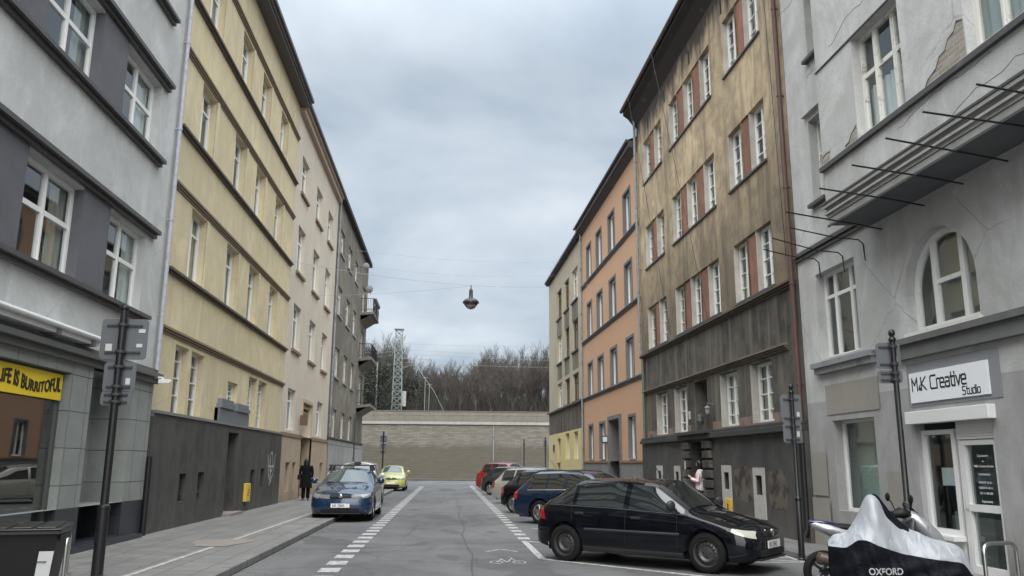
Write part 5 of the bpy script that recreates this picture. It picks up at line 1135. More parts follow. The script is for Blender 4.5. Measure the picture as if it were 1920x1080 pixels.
        if strips is True:
            for sy in (-1, 1): c.sidepatch('pillar_trim', TRIM, lambda u: (cowl[0]+.05+(rf[0]+.12-cowl[0])*u, max(sm(c.belt, cowl[0]+.05+(rf[0]+.12-cowl[0])*u)+.02, sm(c.rail, cowl[0]+.05+(rf[0]+.12-cowl[0])*u)-.10)), lambda u: (cowl[0]+.05+(rf[0]+.12-cowl[0])*u, sm(c.rail, cowl[0]+.05+(rf[0]+.12-cowl[0])*u)), sy, .0035)
        # side windows
        bz = lambda x: sm(c.belt, x)+.035
        tz = lambda x: sm(c.rail, x)-.016
        xa = cowl[0]+.09; xb = rf[0]+.55 if not est else rf[0]+.45
        B0 = (rf[0]+rr[0])/2-.08+bshift if not est else rf[0]+(rr[0]-rf[0])*.36; C0 = rr[0]-(.05 if not est else .62)
        for sy in (-1, 1):
            c.sidepatch('side_window', gl, lambda u: (xa+(B0-.05-xa)*u, bz(xa+(B0-.05-xa)*u)), lambda u: (max(xa+.02, xa+(B0-.05-xa)*u), max(bz(xa+(B0-.05-xa)*u)+.01, tz(max(xa+.02, xa+(B0-.05-xa)*u)))), sy)
            c.sidepatch('side_window', gl, lambda u: (B0+.05+(C0-B0-.1)*u, bz(B0+(C0-B0)*u)), lambda u: (B0+.05+(C0-B0-.1)*u, tz(B0+(C0-B0)*u)), sy)
            e0, e1 = C0+.03, (rb[0]-.12 if not est else rr[0]+.02); q = e1-e0
            if q > .15: c.sidepatch('side_window', gl, lambda u: (e0+q*u, bz(e0+q*u)), lambda u: (e0+q*u*(.96 if est else .62), max(bz(e0+q*u)+.015, tz(e0+q*u*(.96 if est else .62)))), sy)
        # bright / dark window line, rub strip, door seams, handles
            c.ribbon('window_trim', CHROME if trimcol is None and strips == 'chrome' else TRIM, [(x, sm(c.belt, x)+.018) for x in fr(xa-.05, e1, 14)], .018, sy, .006)
            if strips: c.ribbon('rub_strip', TRIM, [(x, .56) for x in fr(c.xf+ra+.06, c.xr-ra-.06, 10)], .045, sy, .012)
            c.ribbon('sill_skirt', TRIM if strips is True else paint, [(x, .24) for x in fr(c.xf+ra+.02, c.xr-ra-.02, 10)], .09, sy, .015)
            d0 = cowl[0]+.16; mbs = []
            for xx, lo in ((d0+.05, .27), (B0, .27), (min(C0+.02, c.xr-.02), .70)):
                c.ribbonv('door_seam', SEAM, [(xx-(0.1*max(0, (.6-z_)) if xx > C0 else 0), z_) for z_ in fr(lo, sm(c.belt, xx)+.01, 8)], .011, sy)
            c.ribbon('door_seam', SEAM, [(x, .30) for x in fr(d0+.05, c.xr-ra-.03, 8)], .008, sy, .004)
            for xx in (B0-.28, C0-.22 if not est else C0-.2):
                mb = MB(); c.sbox(mb, xx, xx+.17, sm(c.belt, xx)-.115, sm(c.belt, xx)-.075, sy, .028); mb.build('door_handle', TRIM if strips is True else paint, t, bevel=.006)
            # mirrors
            mb = MB(); xa += .09; my = c.sidey(xa+.06, sm(c.belt, xa)+.02); q = cowl[1]
            mb.grid(lambda u, v: (xa+.06-c.cx+.075*math.sin(PI*v)*math.cos(2*PI*u), sy*(my+.05+.22*v), q+.07+.09*(math.sin(PI*min(.97, max(.12, v)))**.5)*math.sin(2*PI*u)), 12, 8); mb.tube([(xa+.06-c.cx, sy*(my-.02), q-.0), (xa+.06-c.cx, sy*(my+.1), q+.05)], .022, 6)
            mb.build('mirror', paint if strips != True else TRIM, t, smooth=60)
            xa -= .09
            # lamps
            c.sidepatch('headlight', headl or HEADL, lambda u: (.015+.33*u, hood-.19+.07*u+.03*u*u), lambda u: (.03+.30*u, hood-.085+.045*u), sy, .008)
            if fq: c.frontquad('headlight', headl or HEADL, .34*w2 if not headl else .5*w2, .64*w2, hood-.19, hood-.08, sy)
            c.sidepatch('tail_light', REDL, lambda u: (L-.26+.25*u, tailz[0]+.03), lambda u: (L-.16+.14*u if not est else L-.26+.2*u, min(tailz[1]-.02, sm(c.rail, L-.1)-.01)), sy, .008)
            mb = MB(); z1_ = min(tailz[1], sm(c.rail, L-.1))-.06; mb.grid(lambda u, v: (L+.006-c.cx-T(c.lr, tailz[0]+.03+(z1_-tailz[0]-.03)*v), sy*(.5+.28*u)*w2, tailz[0]+.03+(z1_-tailz[0]-.03)*v), 3, 4); mb.build('tail_light', REDL, t)
        # front face
        mb = MB(); mb.grid(lambda u, v: (-c.cx-.012+abs(u-.5)*.02+T(c.lf, hood-.17+.085*v), (u-.5)*.66*w2*1.1, hood-.17+.085*v), 8, 1)
        for k in range(3): mb.box(-c.cx-.018, -c.cx-.0, -.34*w2, .34*w2, hood-.16+k*.027, hood-.152+k*.027)
        mb.build('grille', TRIM, t)
        mb = MB(); mb.box(-c.cx-.012, -c.cx+.03, -.58*w2, .58*w2, .26, .36); mb.build('lower_grille', SEAM, t, bevel=.01)
        mb = MB(); mb.box(-c.cx-.02, -c.cx+.06, -.62*w2, .62*w2, .215, .245); mb.build('bumper_lip', TRIM, t)
        mb = MB(); mb.lathe([(0, -.03), (.045, -.028), (.055, -.02), (.055, 0)], (-c.cx-.0, 0, hood-.12), 'x', 18); mb.build('badge', CHROME, t)
        for xx, s_ in ((-c.cx-.02, -1), (L-c.cx+.008, 1)):
            mb = MB(); zc = .44 if s_ < 0 else (.62 if not est else .7); mb.box(min(xx, xx+s_*.012), max(xx, xx+s_*.012), -.26, .26, zc-.056, zc+.056); pl = mb.build('licence_plate', PLATE, t)
            if plate: text('plate_number', plate, (xx+s_*.0125, s_*-.22 if s_ > 0 else .22, zc-.038), (0, -s_*-1, 0) if s_ > 0 else (0, -1, 0), (0, 0, 1), .105, PLTX, pl, depth=.0005, sx=.86, offset=.01)
        if rails:
            for sy in (-1, 1):
                mb = MB(); pts = [(x-c.cx, sy*(sm(c.rwid, x)-.03), sm(c.rail, x)+.085 if 0 < i < 11 else sm(c.rail, x)+.03) for i, x in enumerate(fr(rf[0]+.25, rr[0]-.08, 12))]; mb.tube(pts, .018, 8); mb.build('roof_rail', rails, t, smooth=40)
        if roofbars:
            for x in (rf[0]+.28, rf[0]+1.05):
                mb = MB(); mb.tube([(x-c.cx, -.68, H+.085), (x-c.cx, .68, H+.085)], .022, 8)
                for sy in (-1, 1): mb.tube([(x-c.cx, sy*.60, H+.085), (x-c.cx, sy*.64, H-.09)], [.035, .05], 8)
                mb.build('roof_bar', TRIM, t, smooth=40)
            mb = MB(); mb.tube([(rf[0]+.25-c.cx, -.2, H+.13), (rf[0]+1.2-c.cx, -.2, H+.13)], .03, 8); mb.box(rf[0]+.2-c.cx, rf[0]+.42-c.cx, -.28, -.1, H+.1, H+.19); mb.build('ski_carrier', TRIM, t)
        mb = MB(); mb.tube([(rf[0]+.3-c.cx if not est else rr[0]-.2-c.cx, 0, H-.0), ((rf[0] if not est else rr[0])+(.55 if not est else .1)-c.cx, 0, H+.33 if not est else H+.16)], .006, 5); mb.build('aerial', TRIM, t)
        # dashboard-side wipers
        mb = MB(); c_ = cowl[0]
        for y0 in (-.45, .1): mb.tube([(c_+.02-c.cx, y0, cowl[1]+.0), (c_+.09-c.cx, y0+.5, cowl[1]+.055)], .009, 5)
        mb.build('wiper', TRIM, t)
    def zb(c, x):
        z = .19
        if x < .3: z = .19+.03*(1-x/.3)
        if x > c.L-.5: z = .19+.10*(x-c.L+.5)/.5
        for xw in (c.xf, c.xr):
            d = abs(x-xw)
            if d < c.ra: z = max(z, c.wr+math.sqrt(max(0, c.ra**2-d**2)))
        return z
    def X(c, x, z): 
        a = max(0, 1-x/.6); b_ = max(0, 1-(c.L-x)/.6); return x+T(c.lf, z)*a*a-T(c.lr, z)*b_*b_
    def sidey(c, x, z):
        zt = sm(c.belt, x); w_ = sm(c.plan, x, .03)
        if z <= zt:
            f = (z-.2)/max(.05, zt-.2); return w_*T([(0, .935), (.12, .975), (.4, 1.0), (.7, .995), (.9, .972), (1, .945)], f)
        zr_ = max(sm(c.rail, x), zt+.01); f = min(1, (z-zt)/(zr_-zt)); return w_*.945*(1-f)+min(w_*.94, sm(c.rwid, x))*f+.018*math.sin(PI*f)
    def topz(c, x, f):
        zr_ = sm(c.rail, x); tz = max(sm(c.top, x, .07), zr_+.005); return zr_+(tz-zr_)*(1-abs(f)**2.2)
    def toppatch(c, name, mat, x0, x1, k):
        mb = MB()
        mb.grid(lambda u, v: (lambda x, f: (c.X(x, sm(c.rail, x))-c.cx+(-.004 if x < c.L/2 else .004), sm(c.rwid, x)*f, c.topz(x, f)+.009))(x0+(x1-x0)*u, (2*v-1)*k), 26, 10 if k < .9 else 12); mb.build(name, mat, c.root, smooth=60)
    def sidepatch(c, name, mat, lo, hi, sy, off=.005):
        mb = MB()
        def f(u, v):
            a, b_ = lo(u), hi(u); x, z_ = a[0]+(b_[0]-a[0])*v, a[1]+(b_[1]-a[1])*v; return (c.X(x, z_)-c.cx, sy*(c.sidey(x, z_)+off), z_)
        mb.grid(f, 26, 5); return mb.build(name, mat, c.root, smooth=60)
    def frontquad(c, name, mat, y0, y1, z0, z1, sy):
        mb = MB(); mb.grid(lambda u, v: (T(c.lf, z0+(z1-z0)*v)-c.cx-.010, sy*(y0+(y1-y0)*u), z0+(z1-z0)*v+(.02*(u-.5) if v < .5 else .0)), 4, 3); mb.build(name, mat, c.root)
    def ribbon(c, name, mat, pts, w_, sy, off):
        mb = MB(); n = len(pts)-1
        def f(u, v):
            k = min(n-1, int(u*n+1e-6)); q = u*n-k; x = pts[k][0]+(pts[k+1][0]-pts[k][0])*q; z_ = pts[k][1]+(pts[k+1][1]-pts[k][1])*q+w_*(v-.5); return (c.X(x, z_)-c.cx, sy*(c.sidey(x, z_)+off*(1 if .1 < v < .9 else .2)), z_)
        mb.grid(f, n, 3); mb.build(name, mat, c.root)
    def ribbonv(c, name, mat, pts, w_, sy):
        mb = MB(); n = len(pts)-1
        mb.grid(lambda u, v: (lambda x, z_: (c.X(x, z_)-c.cx, sy*(c.sidey(x, z_)+.0035), z_))(pts[round(u*n)][0]+w_*(v-.5), pts[round(u*n)][1]), n, 1); mb.build(name, mat, c.root)
    def sbox(c, mb, x0, x1, z0, z1, sy, th):
        y_ = c.sidey((x0+x1)/2, (z0+z1)/2); a, b_ = sorted((sy*(y_-.01), sy*(y_+th))); mb.box(x0-c.cx, x1-c.cx, a, b_, z0, z1)
    def wheel(c, x, sy, rim, rimcol=None):
        r = c.wr; y0 = c.W/2-.225; t = MB()
        pr_ = [(r*.66, .02), (r*.70, .0), (r*.9, .005), (r*.97, .03), (r, .06), (r, .15), (r*.97, .18), (r*.88, .198), (r*.72, .2), (r*.66, .185)]
        t.lathe([(a, sy*(y0+b_)) for a, b_ in pr_], (x, 0, r), 'y', 40); w_ = t.build('wheel', TYRE, c.root, smooth=40)
        m = MB(); o = (x, 0, r); Y = lambda q: sy*(y0+q)
        m.lathe([(r*.67, Y(.19)), (r*.63, Y(.185)), (r*.61, Y(.14)), (r*.60, Y(.05)), (r*.1, Y(.05))], o, 'y', 36)
        if rim == 'steel':
            m.lathe([(r*.61, Y(.13)), (r*.52, Y(.15)), (r*.42, Y(.165)), (r*.3, Y(.14)), (r*.18, Y(.15)), (0, Y(.155))], o, 'y', 36)
            rb_ = m.build('rim', rimcol or RIMD, w_, smooth=40); m = MB()
            for k in range(16):
                a = 2*PI*k/16; m.lathe([(0, Y(.168)), (r*.045, Y(.167))], (x+r*.47*math.cos(a), 0, r+r*.47*math.sin(a)), 'y', 8)
            for k in range(4): a = 2*PI*k/4; m.lathe([(0, Y(.156)), (r*.04, Y(.155))], (x+r*.2*math.cos(a), 0, r+r*.2*math.sin(a)), 'y', 8)
            m.build('rim_hole', SEAM, w_)
        else:
            ns = rim
            for k in range(ns):
                a = 2*PI*k/ns+.3
                for da in (-.11, .11):
                    p0 = (x+r*.12*math.cos(a), Y(.16), r+r*.12*math.sin(a)); p1 = (x+r*.62*math.cos(a+da*1.6), Y(.172), r+r*.62*math.sin(a+da*1.6)); m.tube([p0, p1], [r*.075, r*.06], 5)
            m.lathe([(r*.17, Y(.12)), (r*.17, Y(.175)), (r*.1, Y(.185)), (0, Y(.185))], o, 'y', 18); m.lathe([(r*.68, Y(.188)), (r*.61, Y(.182)), (r*.60, Y(.15))], o, 'y', 36)
            m.build('rim', rimcol or RIMS, w_, smooth=40)
def fr(a, b_, n): return [a+(b_-a)*k/(n-1) for k in range(n)]
GR = 'cars parked at an angle along the right side'
def heading(dx_, dy_): return math.atan2(dy_, dx_)
hd = R(-43)
BLK = carpaint('paint_black', (.003, .0035, .006), .12, .0, .0)
def rearnear(x, y_, L, Wd, h, d=.0):   # put the rear corner that is nearest to the driving lane at x, y
    c_, s_ = math.cos(h), math.sin(h); return (x+c_*L/2-(-s_)*0, y_+s_*L/2)
c1 = Car('hatchback', 'black five door hatchback with steel wheels, nearest of the angled parked cars', (3.60, 14.46), R(-41), BLK, 4.03, 1.71, 1.42, 2.61, .76, .308, .73, (1.02, .93), (1.56,), (3.24,), (3.84, 1.03), .985, 'steel', strips=True, bshift=-.16, fq=False, headl=M('old_head_lamp', (.42, .41, .35), .15, .0, 1), group=GR, plate='KR 7JB42', tailz=(.66, .98))
c2 = Car('estate_car', 'dark blue estate car with silver alloy wheels, second of the angled parked cars', (4.05, 23.3), R(-42), carpaint('paint_blue', (.006, .018, .048), .22, .4), 4.58, 1.77, 1.46, 2.6, .92, .325, .72, (1.15, .96), (1.98,), (3.95,), (4.42, .98), .96, 5, est=True, strips='chrome', group=GR, rails=TRIM, tailz=(.62, .95))
c3 = Car('hatchback', 'black small hatchback between the dark blue and the pale estate', (3.75, 28.4), R(-42), BLK, 3.95, 1.68, 1.45, 2.5, .78, .30, .72, (1.05, .95), (1.75,), (3.2,), (3.72, 1.0), .97, 5, strips=False, group=GR)
c4 = Car('estate_car', 'pale beige estate car with a red tail lamp, parked behind the black hatchback', (4.0, 34.9), R(-42), carpaint('paint_beige', (.36, .35, .32), .3, .4), 4.5, 1.76, 1.48, 2.6, .88, .32, .72, (1.15, .96), (1.95,), (3.85,), (4.3, 1.0), .98, 5, est=True, strips=False, group=GR, rails=RIMS)
c5 = Car('hatchback', 'dark grey hatchback parked in front of the red off-roader', (3.75, 44.4), R(-42), carpaint('paint_dark_grey', (.03, .032, .036), .25, .4), 4.1, 1.74, 1.5, 2.55, .80, .32, .74, (1.08, .98), (1.8,), (3.3,), (3.85, 1.05), 1.0, 5, strips=False, group=GR)
c6 = Car('off_roader', 'red compact off-roader with silver roof rails, farthest of the angled parked cars', (3.85, 51.5), R(-42), carpaint('paint_red', (.26, .012, .015), .25, .25), 4.4, 1.82, 1.70, 2.6, .86, .36, .86, (1.15, 1.12), (1.9,), (3.75,), (4.2, 1.15), 1.1, 5, est=True, strips=False, group=GR, rails=RIMS, tailz=(.8, 1.15))
c7 = Car('hatchback', 'metallic blue hatchback with roof bars parked half on the left pavement', (-3.0, 26.3, .02), R(-90), carpaint('paint_steel_blue', (.007, .030, .075), .2, .25), 4.25, 1.79, 1.46, 2.63, .86, .32, .82, (1.28, 1.02), (1.98,), (3.35,), (4.0, 1.0), .98, 5, strips=False, roofbars=True, plate='KR 7J845', glass=CARGLASS2)
c8 = Car('people_carrier', 'white people carrier parked behind the blue hatchback', (-3.5, 33.6, .03), R(-90), carpaint('paint_white', (.55, .56, .56), .3, .1), 4.3, 1.8, 1.66, 2.7, .85, .32, .86, (1.0, 1.08), (1.75,), (3.9,), (4.2, 1.05), 1.0, 5, est=True, strips=False, glass=CARGLASS2)
c9 = Car('small_car', 'lime yellow small car parked at the far left, facing the viewer', (-3.35, 52.2, .02), R(-90), carpaint('paint_lime', (.42, .43, .13), .3, .1), 3.7, 1.72, 1.48, 2.31, .75, .31, .82, (1.0, 1.02), (1.65,), (2.95,), (3.45, 1.05), 1.0, 5, strips=False, glass=CARGLASS2)

# ------------------------------------------------------------------ people
def skinfig(name, verts, edges, mat, parent, sub=2):
    me = bpy.data.meshes.new(name); me.from_pydata([v[:3] for v in verts], edges, []); o = bpy.data.objects.new(name, me); COL.objects.link(o)
    m = o.modifiers.new('skin', 'SKIN'); sv = me.skin_vertices[0].data
    for k, v in enumerate(verts): sv[k].radius = (v[3], v[4] if len(v) > 4 else v[3]); sv[k].use_root = (k == 0)
    m.use_smooth_shade = True; s_ = o.modifiers.new('sub', 'SUBSURF'); s_.levels = sub; s_.render_levels = sub
    dg = bpy.context.evaluated_depsgraph_get(); dg.update(); me2 = bpy.data.meshes.new_from_object(o.evaluated_get(dg)); bpy.data.objects.remove(o)
    me2.name = name; me2.materials.clear(); me2.materials.append(mat); me2.shade_smooth(); o = bpy.data.objects.new(name, me2); COL.objects.link(o); o.parent = parent; return o
SKIN = M('skin', (.45, .27, .2), .6); HAIR = M('hair_black', (.008, .007, .007), .45)
# woman seen from behind, walking away on the left pavement: local +y = away from the camera
p = thing('person', (-5.82, 35.3, .115), 'woman with long black hair and long black coat walking on the left pavement', 'person')
V = [(0, 0, .95, .13, .10), (0, 0, 1.12, .115, .09), (0, 0, 1.30, .14, .10), (0, 0, 1.42, .06), (0, .01, 1.50, .048), (0, .02, 1.58, .085, .095), (0, .02, 1.66, .07),
     (-.17, 0, 1.37, .055), (-.21, -.02, 1.12, .045), (-.17, .1, .92, .036), (.17, 0, 1.37, .055), (.22, -.02, 1.12, .045), (.2, .08, .90, .036),
     (-.09, 0, .86, .09), (-.09, .06, .48, .062), (-.08, -.02, .10, .042), (-.08, .09, .04, .038), (.09, 0, .86, .09), (.09, .1, .48, .062), (.09, .14, .10, .042), (.09, .25, .04, .038)]
E_ = [(0, 1), (1, 2), (2, 3), (3, 4), (4, 5), (5, 6), (2, 7), (7, 8), (8, 9), (2, 10), (10, 11), (11, 12), (0, 13), (13, 14), (14, 15), (15, 16), (0, 17), (17, 18), (18, 19), (19, 20)]
skinfig('body', V, E_, SKIN, p)
mb = MB()   # coat
def coat(u, v):
    z_ = .50+.94*v; a = 2*PI*u; w_ = T([(.5, .255), (.8, .235), (1.05, .185), (1.2, .20), (1.36, .225), (1.42, .12), (1.46, .07)], z_); d = T([(.5, .19), (.8, .17), (1.05, .135), (1.3, .14), (1.42, .09), (1.46, .07)], z_); fo_ = 1+.05*math.sin(a*7)*max(0, (1.0-z_))
    return (w_*math.cos(a)*fo_, d*math.sin(a)*fo_, z_)
BC = M('coat_black', (.008, .008, .010), .9, spec=.1); mb.grid(coat, 28, 16); ct = mb.build('coat', BC, p, smooth=60)
mb = MB()
for s_ in (-1, 1): mb.tube([(s_*.17, 0, 1.38), (s_*.22, -.01, 1.25), (s_*.25, -.02, 1.1), (s_*.22, .08, .93)], [.07, .072, .06, .05], 10)
mb.build('sleeve', BC, ct, smooth=60)
mb = MB()
mb.grid(lambda u, v: ((T([(0, .12), (.35, .13), (.7, .115), (.88, .09), (1, .0)], v))*math.cos(2*PI*u), -.015+T([(0, .075), (.35, .11), (.7, .115), (.88, .09), (1, 0)], v)*math.sin(2*PI*u), 1.26+.44*v), 20, 12); mb.build('hair', HAIR, p, smooth=60)
mb = MB(); mb.box(-.34, -.2, -.1, .12, .83, 1.03); mb.tube([(-.27, 0, 1.0), (-.24, 0, 1.2), (-.18, 0, 1.43)], .012, 6); mb.build('handbag', PLAST, p, bevel=.02)
mb = MB()
for x_, a, z0 in ((-.085, .0, 0), (.09, .16, 0)): mb.grid(lambda u, v: (x_+.048*math.cos(2*PI*u)*(1-.35*v*v), a-.06+.26*v+.0, .035+.035*math.sin(2*PI*u)*(1.25-.6*v)), 12, 6)
mb.build('shoes', M('shoe_white', (.6, .6, .58), .6), p, smooth=60)
mb = MB()
for s_, q in ((-1, .0), (1, .08)): mb.tube([(s_*.09, 0, .8), (s_*.09, q*.8+.03, .48), (s_*.085, q*1.6-.01, .09)], [.1, .085, .075], 10)
mb.build('trousers', BC, p, smooth=60)
# woman at the doorway on the right, turned to the left, holding a phone; local +y = facing direction
p = thing('person', (7.27, 23.8, .09), 'woman in white jacket with red stripes in the dark doorway, looking at her phone', 'person', rz=R(68))
V = [(0, 0, .93, .12, .10), (0, 0, 1.08, .11, .09), (0, 0, 1.27, .14, .10), (0, 0, 1.39, .06), (0, .02, 1.46, .046), (0, .045, 1.55, .08, .092), (0, .05, 1.62, .07),
     (-.17, 0, 1.34, .055), (-.21, .02, 1.10, .045), (-.1, .24, 1.16, .034), (-.07, .31, 1.22, .03), (.17, 0, 1.34, .055), (.21, .02, 1.08, .045), (.1, .24, 1.14, .034), (.06, .31, 1.20, .03),
     (-.09, 0, .84, .09), (-.09, .03, .47, .06), (-.1, 0, .10, .042), (-.1, .12, .04, .036), (.09, 0, .84, .09), (.09, .03, .47, .06), (.1, 0, .10, .042), (.1, .12, .04, .036), (0, .125, 1.55, .02), (.025, .36, 1.25, .012), (-.02, .36, 1.26, .012)]
E_ = [(0, 1), (1, 2), (2, 3), (3, 4), (4, 5), (5, 6), (2, 7), (7, 8), (8, 9), (9, 10), (2, 11), (11, 12), (12, 13), (13, 14), (0, 15), (15, 16), (16, 17), (17, 18), (0, 19), (19, 20), (20, 21), (21, 22), (5, 23), (14, 24), (10, 25)]
skinfig('body', V, E_, SKIN, p)
WJ = M('jacket_white', (.6, .58, .6), .8); mb = MB()
def jack(u, v):
    z_ = .84+.58*v; a = 2*PI*u; return (T([(.84, .2), (1.0, .185), (1.2, .2), (1.32, .215), (1.38, .13), (1.42, .07)], z_)*math.cos(a), T([(.84, .16), (1.0, .15), (1.3, .14), (1.42, .07)], z_)*math.sin(a), z_+.01*math.sin(5*a)*(1-v))
mb.grid(jack, 24, 12); jk = mb.build('jacket', WJ, p, smooth=60)
mb = MB()
for s_ in (-1, 1): mb.tube([(s_*.165, 0, 1.35), (s_*.21, .01, 1.22), (s_*.225, .03, 1.08), (s_*.15, .16, 1.11), (s_*.10, .25, 1.15)], [.07, .068, .058, .05, .045], 10)
mb.build('sleeve', WJ, jk, smooth=60)
mb = MB()
for s_ in (-1, 1): mb.tube([(s_*.2, 0.0, 1.385), (s_*.278, .0, 1.22), (s_*.288, .03, 1.07), (s_*.19, .14, 1.045)], [.012, .014, .014, .012], 6)
mb.box(-.05, -.03, .15, .165, .9, 1.3); mb.build('red_stripe', M('stripe_red', (.45, .03, .05), .7), jk)
mb = MB(); mb.grid(lambda u, v: (T([(0, .06), (.4, .1), (.75, .105), (1, 0)], v)*math.cos(2*PI*u), -.0+T([(0, .06), (.4, .09), (.75, .11), (1, 0)], v)*math.sin(2*PI*u)+.01, 1.38+.33*v), 18, 10); mb.build('hair', HAIR, p, smooth=60)
mb = MB(); mb.box(-.035, .04, .35, .362, 1.2, 1.34); mb.build('phone', PLAST, p)
mb = MB(); NV = M('trousers_navy', (.012, .015, .035), .8, spec=.2)
for s_ in (-1, 1): mb.tube([(s_*.085, 0, .88), (s_*.095, .03, .47), (s_*.1, .0, .06)], [.115, .095, .09], 10)
mb.build('trousers', NV, p, smooth=60)
mb = MB(); mb.tube([(.24, .08, .98), (.24, .1, .75)], [.02, .1], 8); mb.box(.17, .33, -.02, .2, .5, .78); mb.build('shopping_bag', NV, p, bevel=.03)
mb = MB()
for s_ in (-1, 1): mb.grid(lambda u, v: (s_*.1+.045*math.cos(2*PI*u)*(1-.35*v*v), -.07+.26*v, .035+.035*math.sin(2*PI*u)), 12, 6)
mb.build('shoes', M('shoe_white', (.6, .6, .58), .6), p, smooth=60)

# ------------------------------------------------------------------ scooter behind and covered motorcycle in front
def spoked(mb_t, parent, x, r, w_, name='wheel'):
    mb = MB(); mb.lathe([(r*.68, -w_/2*.7), (r*.85, -w_/2), (r*.97, -w_/2*.7), (r, 0), (r*.97, w_/2*.7), (r*.85, w_/2), (r*.68, w_/2*.7)], (x, 0, r), 'y', 36); wh = mb.build(name, TYRE, parent, smooth=40)
    mb = MB(); mb.lathe([(r*.7, -w_*.3), (r*.64, -w_*.25), (r*.64, w_*.25), (r*.7, w_*.3)], (x, 0, r), 'y', 36)
    for k in range(5): a = 2*PI*k/5; mb.tube([(x+r*.1*math.cos(a), 0, r+r*.1*math.sin(a)), (x+r*.66*math.cos(a), 0, r+r*.66*math.sin(a))], .02, 6)
    mb.lathe([(0, -.06), (.05, -.06), (.05, .06), (0, .06)], (x, 0, r), 'y', 14); mb.build('rim', M('scooter_rim', (.12, .12, .13), .35, .8), wh, smooth=40)
t = thing('motor_scooter', (5.86, 11.0, 0.0), 'silver and blue motor scooter with black mirrors standing behind the covered motorcycle', 'scooter', rz=R(-6))
spoked(None, t, -.86, .27, .13); spoked(None, t, .52, .27, .12)
SIL = carpaint('paint_silver', (.42, .43, .45), .25, .5); NAV = carpaint('paint_navy', (.015, .02, .09), .25, .3)
def loft(mb, secs, n=16):   # secs: (x, zc, halfwidth, halfheight, tilt)
    base = len(mb.v)
    for x, zc, hw, hh in secs:
        for j in range(n): a = 2*PI*j/n; cs, sn = math.cos(a), math.sin(a); mb.v.append((x, hw*abs(cs)**.8*(1 if cs > 0 else -1), zc+hh*abs(sn)**.8*(1 if sn > 0 else -1)))
    for k in range(len(secs)-1):
        for j in range(n): q = base+k*n; mb.f.append((q+j, q+(j+1) % n, q+n+(j+1) % n, q+n+j))
    mb.f.append(tuple(base+j for j in range(n))); q = base+(len(secs)-1)*n; mb.f.append(tuple(q+j for j in range(n)))
mb = MB(); loft(mb, [(-1.0, .87, .04, .02), (-.95, .86, .1, .05), (-.75, .80, .14, .09), (-.45, .72, .17, .13), (-.15, .62, .18, .16), (.0, .5, .17, .14)]); mb.build('tail_fairing', SIL, t, smooth=50)
mb = MB(); loft(mb, [(-1.02, .91, .03, .012), (-.9, .905, .09, .03), (-.72, .88, .1, .03), (-.6, .86, .07, .02)]); mb.build('tail_light', NAV, t, smooth=50)
mb = MB(); loft(mb, [(-.8, .86, .1, .03), (-.6, .84, .15, .05), (-.2, .79, .16, .06), (.05, .76, .1, .04)]); mb.build('seat', PLAST, t, smooth=50)
mb = MB(); loft(mb, [(-1.0, .5, .04, .04), (-.96, .52, .075, .075), (-.4, .4, .07, .07), (-.1, .32, .03, .03)]); ex = mb.build('exhaust', M('exhaust_rust', (.12, .09, .075), .5, .5), t, smooth=50); ex.location = (0, -.17, -.06)
mb = MB(); mb.box(-.35, .25, -.17, .17, .22, .34); loft(mb, [(.0, .32, .16, .1), (.15, .45, .18, .2), (.25, .65, .2, .26), (.3, .8, .19, .2), (.36, .95, .12, .1)]); mb.build('leg_shield', M('shield_dark', (.03, .03, .035), .4), t, smooth=50)
mb = MB(); loft(mb, [(.24, 1.0, .08, .07), (.36, .93, .16, .14), (.5, .80, .2, .17), (.66, .66, .17, .14), (.76, .56, .1, .08), (.8, .52, .02, .02)]); mb.build('front_fairing', SIL, t, smooth=50)
mb = MB()
for sy in (-1, 1): mb.grid(lambda u, v: (.46+.26*u, sy*(.19-.10*u+.0+.012), .86-.22*u+.05*(v-.5)), 8, 2)
mb.build('headlight', M('scooter_lamp', (.5, .5, .5), .05, .5, 1), t)
mb = MB(); loft(mb, [(.45, .5, .07, .03), (.55, .56, .08, .03), (.68, .53, .08, .03), (.8, .4, .06, .02)]); mb.build('front_mudguard', NAV, t, smooth=50)
mb = MB(); mb.tube([(.2, -.32, 1.02), (.28, -.1, 1.0), (.28, .1, 1.0), (.2, .32, 1.02)], .018, 8); loft(mb, [(.1, 1.0, .05, .04), (.2, 1.03, .12, .07), (.32, 1.0, .1, .06), (.38, .96, .03, .02)]); hb = mb.build('handlebar', PLAST, t, smooth=50)
for sy in (-1, 1):
    mb = MB(); mb.tube([(.24, sy*.22, 1.03), (.22, sy*.3, 1.16), (.2, sy*.34, 1.2)], .008, 6); mb.lathe([(0, -.015), (.05, -.012), (.06, 0), (.05, .015), (0, .02)], (.2, sy*.36, 1.22), 'x', 16); mb.build('mirror', PLAST, hb, smooth=50)
mb = MB(); mb.grid(lambda u, v: (.42-.12*v, (u-.5)*.3*(1-.5*v), .98+.16*v), 6, 4); mb.build('windshield', CARGLASS, t)
mb = MB(); mb.tube([(-.86, 0, .27), (-.4, .1, .3), (0, .1, .3)], .04, 8); mb.tube([(.52, 0, .27), (.35, 0, .7), (.28, 0, 1.0)], .03, 8); mb.tube([(-.1, .12, .2), (-.12, .2, .0)], .015, 6); mb.build('frame', PLAST, t)
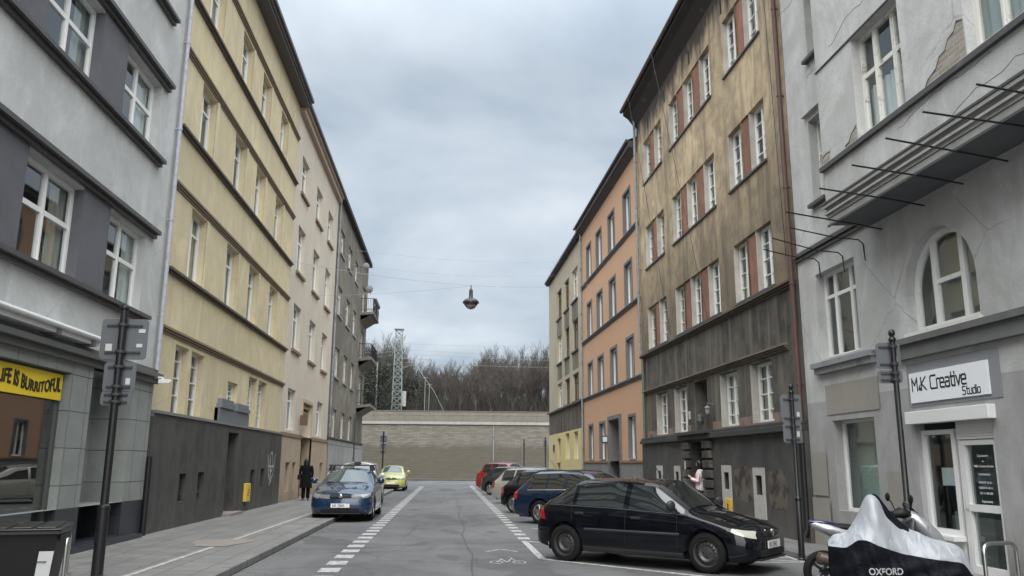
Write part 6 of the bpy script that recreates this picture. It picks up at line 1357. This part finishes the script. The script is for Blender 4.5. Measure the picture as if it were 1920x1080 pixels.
# cover: silver upper part, black lower part
t = thing('covered_motorcycle', (5.34, 9.75, 0.0), 'motorcycle under a silver and black fabric cover with OXFORD printed on its side', 'motorcycle', rz=R(-22))
ridge = [(-.92, .74), (-.86, .82), (-.78, .845), (-.66, .88), (-.52, 1.04), (-.42, 1.22), (-.36, 1.30), (-.26, 1.31), (-.19, 1.23), (-.08, 1.08), (.1, .93), (.3, .86), (.55, .79), (.72, .74), (.82, .66), (.87, .45)]
hem = [(-.92, .70), (-.7, .70), (-.55, .80), (-.44, .80), (-.3, .74), (0, .65), (.4, .60), (.62, .58), (.74, .57), (.87, .4)]
widt = [(-.92, .05), (-.86, .12), (-.7, .27), (-.45, .36), (-.3, .34), (-.1, .24), (.1, .21), (.4, .22), (.7, .17), (.87, .05)]
t.scale = (.86, 1, 1); rc = random.Random(5)
def cover(u, v, part):
    x0_ = -.92+1.79*u; x = x0_; zt = sm(ridge, x, .03); zh = min(sm(hem, x, .04), zt-.03); w_ = sm(widt, x, .05)
    wr_ = .013*math.sin(23*x+6*v+2*math.sin(5*x))+.005*math.sin(47*x+2+9*v)+.022*math.sin(11*x-5*v+1.5*math.sin(9*v))
    if part == 'top':   # v from -1..1 across the ridge
        a = abs(v)**1.25; sx_ = (1 if v > 0 else -1); sharp = 1-.55*math.exp(-((x+.3)/.14)**2)
        return (x, sx_*(w_*(abs(v)**sharp)+wr_*.6*abs(v)), zt-(zt-zh)*a+wr_*.5*(1-abs(v))*.6)
    s_ = 1 if v > 0 else -1; q = abs(v); z_ = zh-(zh-.16)*q; return (x, s_*(w_+.02+.03*math.sin(PI*q)+wr_*(.5+q)), z_+.0)
def silver():
    m, tt, b = newmat('cover_silver'); g = NB(tt); wv = g.noise(5, 3, .5, g.mapping((1.4, 1, .6)), 1.2)
    b.inputs['Base Color'].default_value = (.32, .34, .37, 1); b.inputs['Roughness'].default_value = .5; b.inputs['Metallic'].default_value = .1; g.bump(b, wv, .5, .05); return m
def blackfab():
    m, tt, b = newmat('cover_black'); g = NB(tt); b.inputs['Base Color'].default_value = (.004, .005, .009, 1); b.inputs['Specular IOR Level'].default_value = .15; b.inputs['Roughness'].default_value = .6; g.bump(b, g.noise(6, 4, .6, None, 1.0), .5, .04); return m
mb = MB(); mb.grid(lambda u, v: cover(u, 2*v-1, 'top'), 90, 24); mb.build('cover_top', silver(), t, smooth=80)
mb = MB(); mb.grid(lambda u, v: cover(u, v*.999+.001, 'low'), 90, 12); mb.grid(lambda u, v: cover(u, -(v*.999+.001), 'low'), 90, 12); mb.build('cover_skirt', blackfab(), t, smooth=80)
mb = MB(); mb.grid(lambda u, v: (lambda x: (x+.012, .0+(v-.5)*.24*(1-.3*u), sm(ridge, x, .03)+.012-.35*abs(v-.5)**2*2))(-.30+.42*u), 16, 8); mb.build('cover_black_panel', blackfab(), t, smooth=80)
tx = text('cover_lettering', 'OXFORD', (-.46, 0, .43), (1, 0, 0), (0, 0, 1), .105, M('print_grey', (.38, .38, .4), .6), t, offset=.022, depth=.0, sx=1.0)
for v in tx.data.vertices:
    x = v.co.x; v.co.y = -(sm(widt, x, .05)+.065+.012)
for x in (-.62, .62):
    mb = MB(); r = .28; mb.lathe([(r*.68, -.05), (r*.9, -.065), (r, 0), (r*.9, .065), (r*.68, .05)], (x, 0, r), 'y', 30); mb.build('wheel', TYRE, t, smooth=40)
